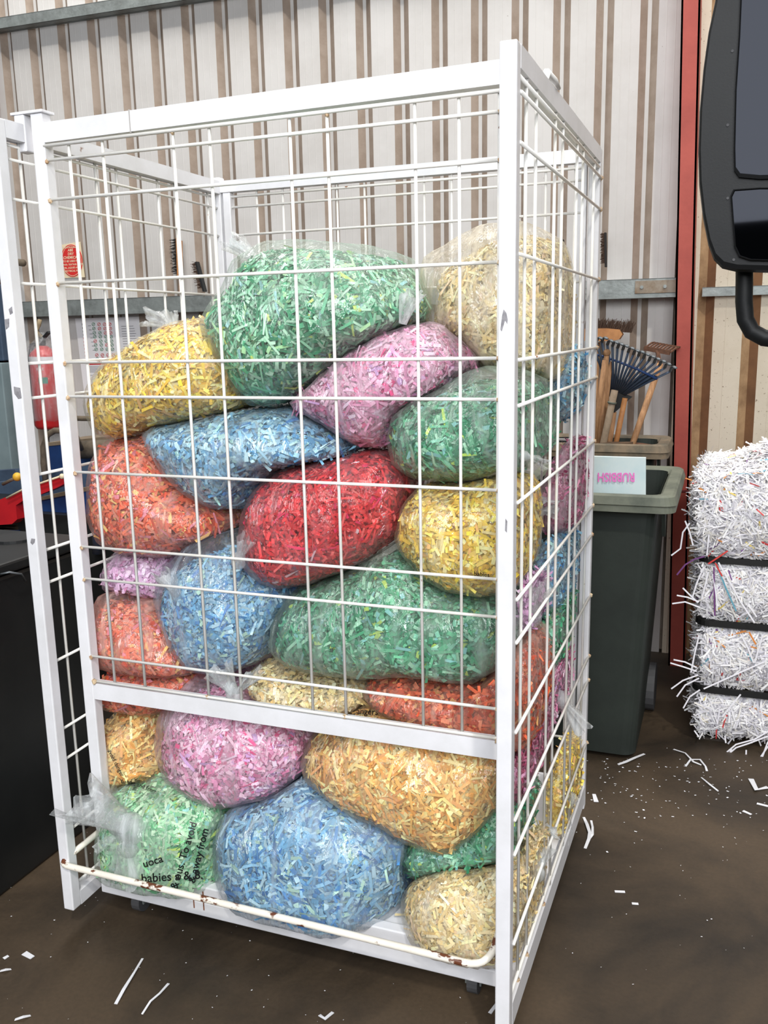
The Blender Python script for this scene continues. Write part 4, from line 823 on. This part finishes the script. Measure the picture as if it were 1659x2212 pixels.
MB().tube([aty(210, 1105, 1.22), aty(212, 1195, 1.22)], .024, 14).build('post_stub', mat('scuffed_blue_post', (40, 52, 76), .7, 0, (80, 70, 60), 12), bm_, True)
MB().tube([aty(6, 1046, 1.2), aty(26, 1036, 1.2), aty(36, 1033, 1.2)], .007, 8).build('lever', M_HOSE, bm_, True)
MB().ball(aty(37, 1030, 1.2), .019, 16).build('yellow_knob', M_YEL, bm_, True)
MB().box((-1.9, 1.25, 0), (-.45, 2.1, .84)).build('underside_shade_box', M_DARKBOX, bm_)  # added black box standing in for the shade below the machine
hs = MB().tube([aty(99, 1040, 1.5), aty(94, 1000, 1.5), aty(94, 965, 1.5), aty(102, 940, 1.5), aty(118, 930, 1.5), aty(140, 930, 1.5), aty(165, 945, 1.55), aty(175, 970, 1.6)], .014, 12).build('hose', M_HOSE, None, True)
tag(hs, 'dusty grey rubber hose looping over the blue machine', 'hose')
sc_ = thing('red_scoop', aty(20, 1130, 1.1), 'bright red plastic scoop with a cream edged handle resting on the blue machine', 'scoop')
MB().prism([aty(x, y, 1.12) for x, y in [(-60, 1100), (0, 1079), (52, 1058), (86, 1046), (142, 1026), (142, 1044), (122, 1054), (88, 1068), (52, 1080), (34, 1092), (37, 1122), (26, 1132), (0, 1134), (-60, 1130)]], (0, .05, 0)).build('scoop_body', M_REDPL, sc_)
MB().tube([aty(14, 1076, 1.10), aty(52, 1056, 1.10), aty(90, 1043, 1.10), aty(130, 1029, 1.10)], .004, 8).build('cream_edge', M_CREAM, sc_, True); MB().ball(aty(134, 1029, 1.09), .0115, 12).build('cream_knob', M_CREAM, sc_, True)
bb = thing('black_steel_bin', (-.75, .1, 0), 'large black lidded bin at the lower left beside the cage', 'bin')
MB().box((-1.4, -.75, .0), (-.315, .46, .93), 0, .012).build('bin_body', M_DARKBOX, bb); MB().box((-1.42, -.77, .935), (-.30, .48, .968), 0, .008).build('lid', M_DARKBOX, bb)
MB().tube([(-.50, .37, .968), (-.50, .37, .976)], .07, 24).build('lid_cap', M_BLACK, bb)
MB().tube([atx(2, 1240, -.3), atx(20, 1236, -.27), atx(46, 1240, -.28), atx(55, 1255, -.3)], .003, 6).build('wire_handle', M_TINE, bb, True)

# ---------------------------------------------------------------- truck mirror at the right
mi = thing('truck_mirror', aty(1640, 585, .05), 'large black truck wing mirror with two dark glasses at the top right', 'mirror')
YM = 0.0; left = [(1552, -60), (1545, 0), (1530, 70), (1519, 150), (1511, 240), (1508, 330), (1510, 400), (1518, 470), (1530, 530), (1542, 562), (1560, 580), (1590, 587), (1659, 589), (1740, 588)]
right = [(1790, 575), (1812, 545), (1822, 470), (1826, 330), (1822, 200), (1812, 0), (1800, -90), (1770, -150), (1700, -165), (1620, -160), (1570, -125)]
OUT = left+right; cxm = sum(p[0] for p in OUT)/len(OUT); cym = sum(p[1] for p in OUT)/len(OUT)
def mloop(k, Y, pts=OUT, c=(cxm, cym)): return [aty(c[0]+(x-c[0])*k, c[1]+(y-c[1])*k, YM)+Vector((0, Y, 0)) for x, y in pts]
mb = MB(); loft(mb, [mloop(.955, -.012), mloop(.985, -.008), mloop(1., .006), mloop(.995, .03), mloop(.93, .075), mloop(.7, .10)], 0, True, True); mb.build('housing', M_BLACK2, mi, False)
def plate(name, pts, m_, y0, inner):
    c = (sum(p[0] for p in pts)/len(pts), sum(p[1] for p in pts)/len(pts)); mb = MB()
    loft(mb, [mloop(1., -.012, pts, c), mloop(1., y0-.006, pts, c), mloop(.97, y0-.008, pts, c), mloop(.955, y0-.002, pts, c)]); mb.build(name+'_surround', M_BLACK2, mi)
    mb = MB(); P = mloop(.955, y0-.002, pts, c); mb.add(P, [tuple(range(len(P)))]); mb.build(name, m_, mi)
plate('upper_glass', [(1603, -80), (1596, 80), (1588, 200), (1585, 330), (1586, 372), (1596, 386), (1640, 390), (1720, 388), (1748, 378), (1752, 300), (1752, 100), (1745, -80), (1725, -110), (1625, -110)], M_MIRROR, -.012, 0)
plate('lower_glass', [(1578, 425), (1584, 412), (1640, 408), (1740, 408), (1754, 420), (1752, 520), (1740, 556), (1700, 566), (1620, 564), (1596, 556), (1586, 535)], M_MIRROR, -.012, 0)
for x, y in ((1582, 110), (1572, 270), (1572, 428), (1585, 561)): MB().tube([aty(x, y, YM-.014), aty(x, y, YM-.008)], .0025, 8).build('screw', M_CAST, mi)
arm = [aty(1608, 560, .05), aty(1608, 600, .05), aty(1607, 650, .05), aty(1610, 690, .05), aty(1624, 716, .05), aty(1650, 730, .05), aty(1700, 736, .05), aty(1900, 742, .05)]
MB().tube(arm, .0155, 14).build('support_arm', M_BLACK2, mi, True)

# ---------------------------------------------------------------- bale of shredded white paper
bl = thing('paper_bale', (1.95, 1.95, 0), 'large bale of shredded white paper bound with black straps at the right', 'bale')
YB = 1.62
def zat(px, py): return aty(px, py, YB).z
zs = [zat(1560, 1608)+.005, zat(1560, 1495), zat(1560, 1350), zat(1560, 1212), 1.05]
WHP = [lin(c) for c in ('f4f2f4', 'e8e6ea', 'fafafa', 'd8d6de', 'ece8e2')]; TNT = [lin(c) for c in ('7ab4c8', 'e4cc70', 'd04848', 'd89050', '7a4a90')]
def wtint(n, pc=.03):
    c = np.array(WHP)[RNG.integers(0, 5, n)]*RNG.uniform(.88, 1.05, (n, 1)); t = np.array(TNT)[RNG.integers(0, 5, n)]; k = RNG.random(n) < pc; c[k] = t[k]; return np.clip(c, 0, 1)
def fluff(name, n, face, parent, Lr=(.03, .10), w=.0055, out=.25, core=None):
    """ribbons laid over a face; face(u, v) -> point, normal"""
    u, v = RNG.random(n), RNG.random(n); P, Nn = face(u, v); a = RNG.uniform(0, 2*PI, n); t0 = np.cross(Nn, RNG.normal(size=(n, 3))); t0 /= np.linalg.norm(t0, axis=1, keepdims=True)
    t = t0+Nn*RNG.normal(0, out, (n, 1)); t /= np.linalg.norm(t, axis=1, keepdims=True); n1 = Nn+.5*RNG.normal(0, .4, (n, 3)); n1 -= t*np.sum(n1*t, -1, keepdims=True); n1 /= np.linalg.norm(n1, axis=1, keepdims=True)
    Ln = RNG.uniform(Lr[0], Lr[1], n)*RNG.uniform(.5, 1, n); V, F, C = strips(P+Nn*RNG.uniform(-.006, .012, (n, 1)), t, n1, Ln, np.full(n, w)*RNG.uniform(.6, 1.2, n), wtint(n), Ln*RNG.uniform(0, .25, n)); return V, F, C
insets = [.012, .0, .0, -.022]
def heap(u, v): return .13*np.minimum(np.clip(u*2.6, 0, 1), 1)*np.exp(-((v-.45)**2)*7)
for i in range(4):
    z0, z1 = zs[i]+.012, zs[i+1]-(.012 if i < 3 else 0); x0, x1, y0, y1 = 1.515+insets[i]+(.01 if i == 1 else 0), 2.35, YB+insets[i], 2.3
    mb = MB(); NS = 5
    def prof_(k): s = math.sin(PI*k); return .022*s
    loops = []
    for k in (0, .12, .35, .65, .88, 1):
        b_ = .045*(1-math.sin(PI*max(.0, min(1, k)))**.6); loops.append(rrect(x0+b_, x1-b_, y0+b_, y1-b_, z0+(z1-z0)*k, .06))
    cw = MB(); loft(cw, loops, 0, True, True); cv = np.array([tuple(v) for v in cw.v])
    def fr(u, v):
        s = np.sin(PI*v); top = 0; P = np.stack([x0+.02+(x1-x0-.04)*u, y0+.045*(1-s**.6), z0+(z1-z0)*v], -1); Nn = np.stack([0*u, -np.ones_like(u), (v-.5)*1.2], -1); return P, Nn/np.linalg.norm(Nn, axis=1, keepdims=True)
    def lf(u, v):
        s = np.sin(PI*v); P = np.stack([x0+.045*(1-s**.6)+.02*(u < .06), y0+.02+(y1-y0-.04)*u, z0+(z1-z0)*v], -1); Nn = np.stack([-np.ones_like(u), -.3+0*u, (v-.5)*.8], -1); return P, Nn/np.linalg.norm(Nn, axis=1, keepdims=True)
    def tp(u, v): P = np.stack([x0+.03+(x1-x0-.06)*u, y0+.03+(y1-y0-.06)*v, z1-.012+heap(u, v)], -1); Nn = np.stack([0*u-.1, 0*u-.3, np.ones_like(u)], -1); return P, Nn/np.linalg.norm(Nn, axis=1, keepdims=True)
    hf = (z1-z0)/.2; A = [fluff('s', int(2600*hf), fr, bl), fluff('s', int(1500*hf), lf, bl, out=.75, Lr=(.03, .11))]
    if i == 3: A.append(fluff('s', 7500, tp, bl, Lr=(.04, .12)))
    off = 0; VV, FF, CC = [], [], []
    for V, F, C in A: VV.append(V); FF.append(F+off); CC.append(C); off += len(V)
    q4 = np.array([f for f in cw.f if len(f) == 4])
    if i == 3:
        uu, vv = np.meshgrid(np.linspace(0, 1, 16), np.linspace(0, 1, 16), indexing='ij'); gp, _ = tp(uu.ravel(), vv.ravel()); gp[:, 2] -= .004; gi, gj = np.meshgrid(range(15), range(15), indexing='ij'); gi, gj = gi.ravel(), gj.ravel()
        q4 = np.concatenate([q4, np.stack([gi*16+gj, (gi+1)*16+gj, (gi+1)*16+gj+1, gi*16+gj+1], -1)+len(cv)]); cv = np.concatenate([cv, gp])
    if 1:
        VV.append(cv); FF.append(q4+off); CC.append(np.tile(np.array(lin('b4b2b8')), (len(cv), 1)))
    so = npmesh('paper_layer', np.concatenate(VV), np.concatenate(FF), M_SHRED, np.concatenate(CC), smooth=False); put(so, bl); so['kind'] = 'stuff'
for i in (1, 2, 3):
    z = zs[i]; mb = MB(); loft(mb, [rrect(1.528, 2.34, YB+.012, 2.29, z-.013, .05), rrect(1.518, 2.35, YB+.002, 2.3, z-.011, .05), rrect(1.518, 2.35, YB+.002, 2.3, z+.011, .05), rrect(1.528, 2.34, YB+.012, 2.29, z+.013, .05)]); mb.build('strap', M_STRAP, bl)
# long loose ribbons hanging from the bale
def ribbon(pts, w, tint_m, parent, name='paper_ribbon'):
    P = [Vector(p) for p in pts]; mb = MB(); vs = []
    for i, p in enumerate(P): d = (P[min(i+1, len(P)-1)]-P[max(0, i-1)]).normalized(); s = d.cross(Vector((0, -1, .2))).normalized()*w/2; vs += [p-s, p+s]
    mb.add(vs, [(2*i, 2*i+1, 2*i+3, 2*i+2) for i in range(len(P)-1)]); return mb.build(name, tint_m, parent)
M_RW = mat('white_ribbon', (236, 234, 240), .7); M_RR = mat('red_ribbon', (208, 56, 48), .6); M_RB = mat('blue_ribbon', (96, 160, 180), .6); M_RP = mat('purple_ribbon', (110, 60, 120), .6); M_RO = mat('orange_ribbon', (216, 130, 50), .6)
RB_ = [([(1590, 1320), (1568, 1270), (1545, 1215)], M_RB), ([(1530, 1218), (1550, 1205), (1572, 1190)], M_RR), ([(1545, 1215), (1552, 1230), (1560, 1245)], M_RR), ([(1542, 1225), (1543, 1280), (1544, 1330)], M_RP), ([(1520, 1225), (1505, 1260), (1496, 1290)], M_RW), ([(1530, 1235), (1522, 1270), (1516, 1295)], M_RW), ([(1540, 1240), (1548, 1290), (1549, 1320)], M_RW), ([(1552, 1215), (1578, 1260), (1600, 1300), (1630, 1345)], M_RW),
       ([(1480, 1125), (1490, 1150), (1497, 1178)], M_RW), ([(1533, 1130), (1531, 1160), (1527, 1200)], M_RW), ([(1550, 1165), (1585, 1145), (1612, 1125)], M_RW), ([(1560, 1172), (1600, 1155), (1645, 1152)], M_RW), ([(1618, 1365), (1626, 1380), (1633, 1392)], M_RO),
       ([(1600, 1370), (1616, 1400), (1628, 1432)], M_RW), ([(1648, 1370), (1638, 1405), (1630, 1432)], M_RW), ([(1510, 1372), (1500, 1415), (1493, 1452)], M_RW), ([(1520, 1488), (1560, 1470), (1600, 1452), (1650, 1430)], M_RW), ([(1600, 1500), (1575, 1530), (1560, 1548)], M_RW),
       ([(1659, 1590), (1620, 1605), (1590, 1615), (1560, 1640), (1538, 1656)], M_RW), ([(1659, 1580), (1630, 1597), (1590, 1608), (1570, 1625)], M_RW), ([(1580, 1618), (1568, 1650), (1560, 1678)], M_RW), ([(1659, 1612), (1640, 1640), (1626, 1655)], M_RW), ([(1659, 1602), (1645, 1640), (1638, 1670)], M_RW), ([(1500, 1578), (1510, 1592)], M_RW), ([(1566, 1590), (1568, 1605)], M_RW), ([(1612, 1620), (1611, 1652)], M_RW),
       ([(1462, 1242), (1480, 1220), (1500, 1208), (1522, 1202)], M_RP), ([(1450, 1200), (1470, 1185), (1475, 1150), (1490, 1130)], M_RW), ([(1452, 1304), (1480, 1300), (1512, 1312)], M_RW), ([(1462, 1286), (1485, 1290), (1510, 1300)], M_RW), ([(1475, 1270), (1490, 1285), (1508, 1302)], M_RW), ([(1448, 1432), (1475, 1440), (1505, 1450)], M_RW), ([(1450, 1488), (1475, 1470), (1508, 1458)], M_RW), ([(1462, 1505), (1480, 1480), (1510, 1465)], M_RW), ([(1455, 1425), (1480, 1430), (1505, 1442)], M_RW), ([(1476, 1530), (1490, 1505), (1512, 1490)], M_RW)]
for pts, m_ in RB_: ribbon([aty(x, y, YB-.025) for x, y in pts], .0055, m_, bl)
plt = thing('timber_pallet', (1.95, 1.95, 0), 'dark timber pallet under the bale of white paper', 'pallet')
for x in (1.56, 1.86, 2.16): MB().box((x, YB+.06, 0), (x+.1, 2.25, zs[0]-.012)).build('bearer', M_PAL, plt)

# ---------------------------------------------------------------- scraps on the floor
M_SCR = mat('white_scrap', (228, 228, 232), .75)
SCR = [('long paper strip on the floor in the foreground, left of the creased one', [(308, 2070), (290, 2100), (268, 2135), (250, 2168)], .007), ('creased paper strip on the floor, right of the longest one', [(364, 2124), (345, 2145), (325, 2162), (307, 2190)], .0065),
       ('short bent paper strip at the bottom left corner', [(32, 2202), (50, 2196), (66, 2193)], .007), ('curled paper strip at the left edge of the floor', [(0, 2097), (12, 2094), (24, 2093)], .007), ('faint v shaped grey scrap in the bottom middle', [(690, 2192), (702, 2200), (719, 2186)], .008),
       ('white strip with a hooked end beside the wheelie bin foot', [(1335, 1651), (1352, 1645), (1372, 1636), (1392, 1628)], .010), ('forked white strip right of the yellow rear bag, left arm', [(1261, 1765), (1268, 1780), (1274, 1798), (1272, 1812), (1264, 1832)], .009), ('forked white strip right of the yellow rear bag, right arm', [(1277, 1772), (1280, 1786), (1280, 1802), (1272, 1812)], .009),
       ('thin pointed strip in front of the bale', [(1515, 1679), (1532, 1693), (1551, 1708)], .006), ('curved grey strip left of the bale foot', [(1455, 1618), (1480, 1626), (1498, 1645), (1515, 1652)], .007), ('looped grey strip by the bale foot', [(1481, 1655), (1492, 1640), (1512, 1640), (1524, 1655), (1527, 1665)], .007),
       ('white torn scrap at the right edge in front of the bale', [(1622, 1682), (1634, 1705), (1659, 1700)], .016), ('flat white scrap at the right edge further forward', [(1635, 1735), (1659, 1741)], .012), ('small bright scrap near the rear yellow bag', [(1283, 1715), (1288, 1732)], .014),
       ('pale chip on the floor right of the cage foot', [(1328, 1925), (1350, 1926)], .008), ('thin pale chip on the floor right of the cage foot, nearer', [(1365, 1951), (1379, 1952)], .007), ('pointed white chip right of middle floor', [(1605, 1751), (1623, 1759)], .010), ('cross hatched wire clip on the floor by the corner post', [(1058, 2188), (1075, 2165)], .008),
       ('yellowish chip at the left of the floor', [(8, 2070), (18, 2064)], .010), ('crumpled grey scrap on the left floor', [(52, 2058), (70, 2068)], .014)]
for lab, pts, w in SCR:
    P = [atz(x, y, .003+(.006 if 0 < i < len(pts)-1 else 0)) for i, (x, y) in enumerate(pts)]; mb = MB(); vs = []
    for i, p in enumerate(P): d = (P[min(i+1, len(P)-1)]-P[max(0, i-1)]); d.z = 0; d.normalize(); s = Vector((-d.y, d.x, 0))*w/2*random.uniform(.7, 1.2); vs += [p-s, p+s]
    q = [tuple(Vector(v)-Vector((0, 0, .0015))) for v in vs]; nq = len(vs); F_ = [(2*i, 2*i+2, 2*i+3, 2*i+1) for i in range(len(P)-1)]
    mb.add([tuple(v) for v in vs]+q, F_+[tuple(k+nq for k in f)[::-1] for f in F_]+[(i*2, i*2+nq, i*2+2+nq, i*2+2) for i in range(len(P)-1)]+[(i*2+1, i*2+3, i*2+3+nq, i*2+1+nq) for i in range(len(P)-1)])
    tag(mb.build('paper_scrap', M_SCR), lab, 'paper scrap', 'paper scraps on the floor')
mb = MB()
def bit(x, y, s):
    a = random.random()*PI; u = Vector((math.cos(a), math.sin(a), 0))*s; v = Vector((-u.y, u.x, 0))*random.uniform(.3, .8); c = Vector((x, y, .002)); mb.add([c-u-v, c+u-v*random.uniform(.4, 1), c+u*random.uniform(.5, 1)+v, c-u*.8+v], [(0, 1, 2, 3)])
for i in range(150): p = atz(random.uniform(1265, 1659), min(1900, 1640+abs(random.gauss(0, 75))), 0); bit(p.x, p.y, random.uniform(.0015, .0048))
for i in range(110): p = atz(random.uniform(0, 1659), random.uniform(1780, 2212), 0); bit(p.x, p.y, random.uniform(.0007, .0024))
for i in range(60): bit(random.uniform(-.3, 3), random.uniform(-2.5, 2), random.uniform(.001, .003))
mb.build('paper_crumbs', M_SCR)['kind'] = 'stuff'; tag(bpy.data.objects['paper_crumbs'], 'tiny white paper crumbs scattered over the dark concrete floor', 'paper crumbs')
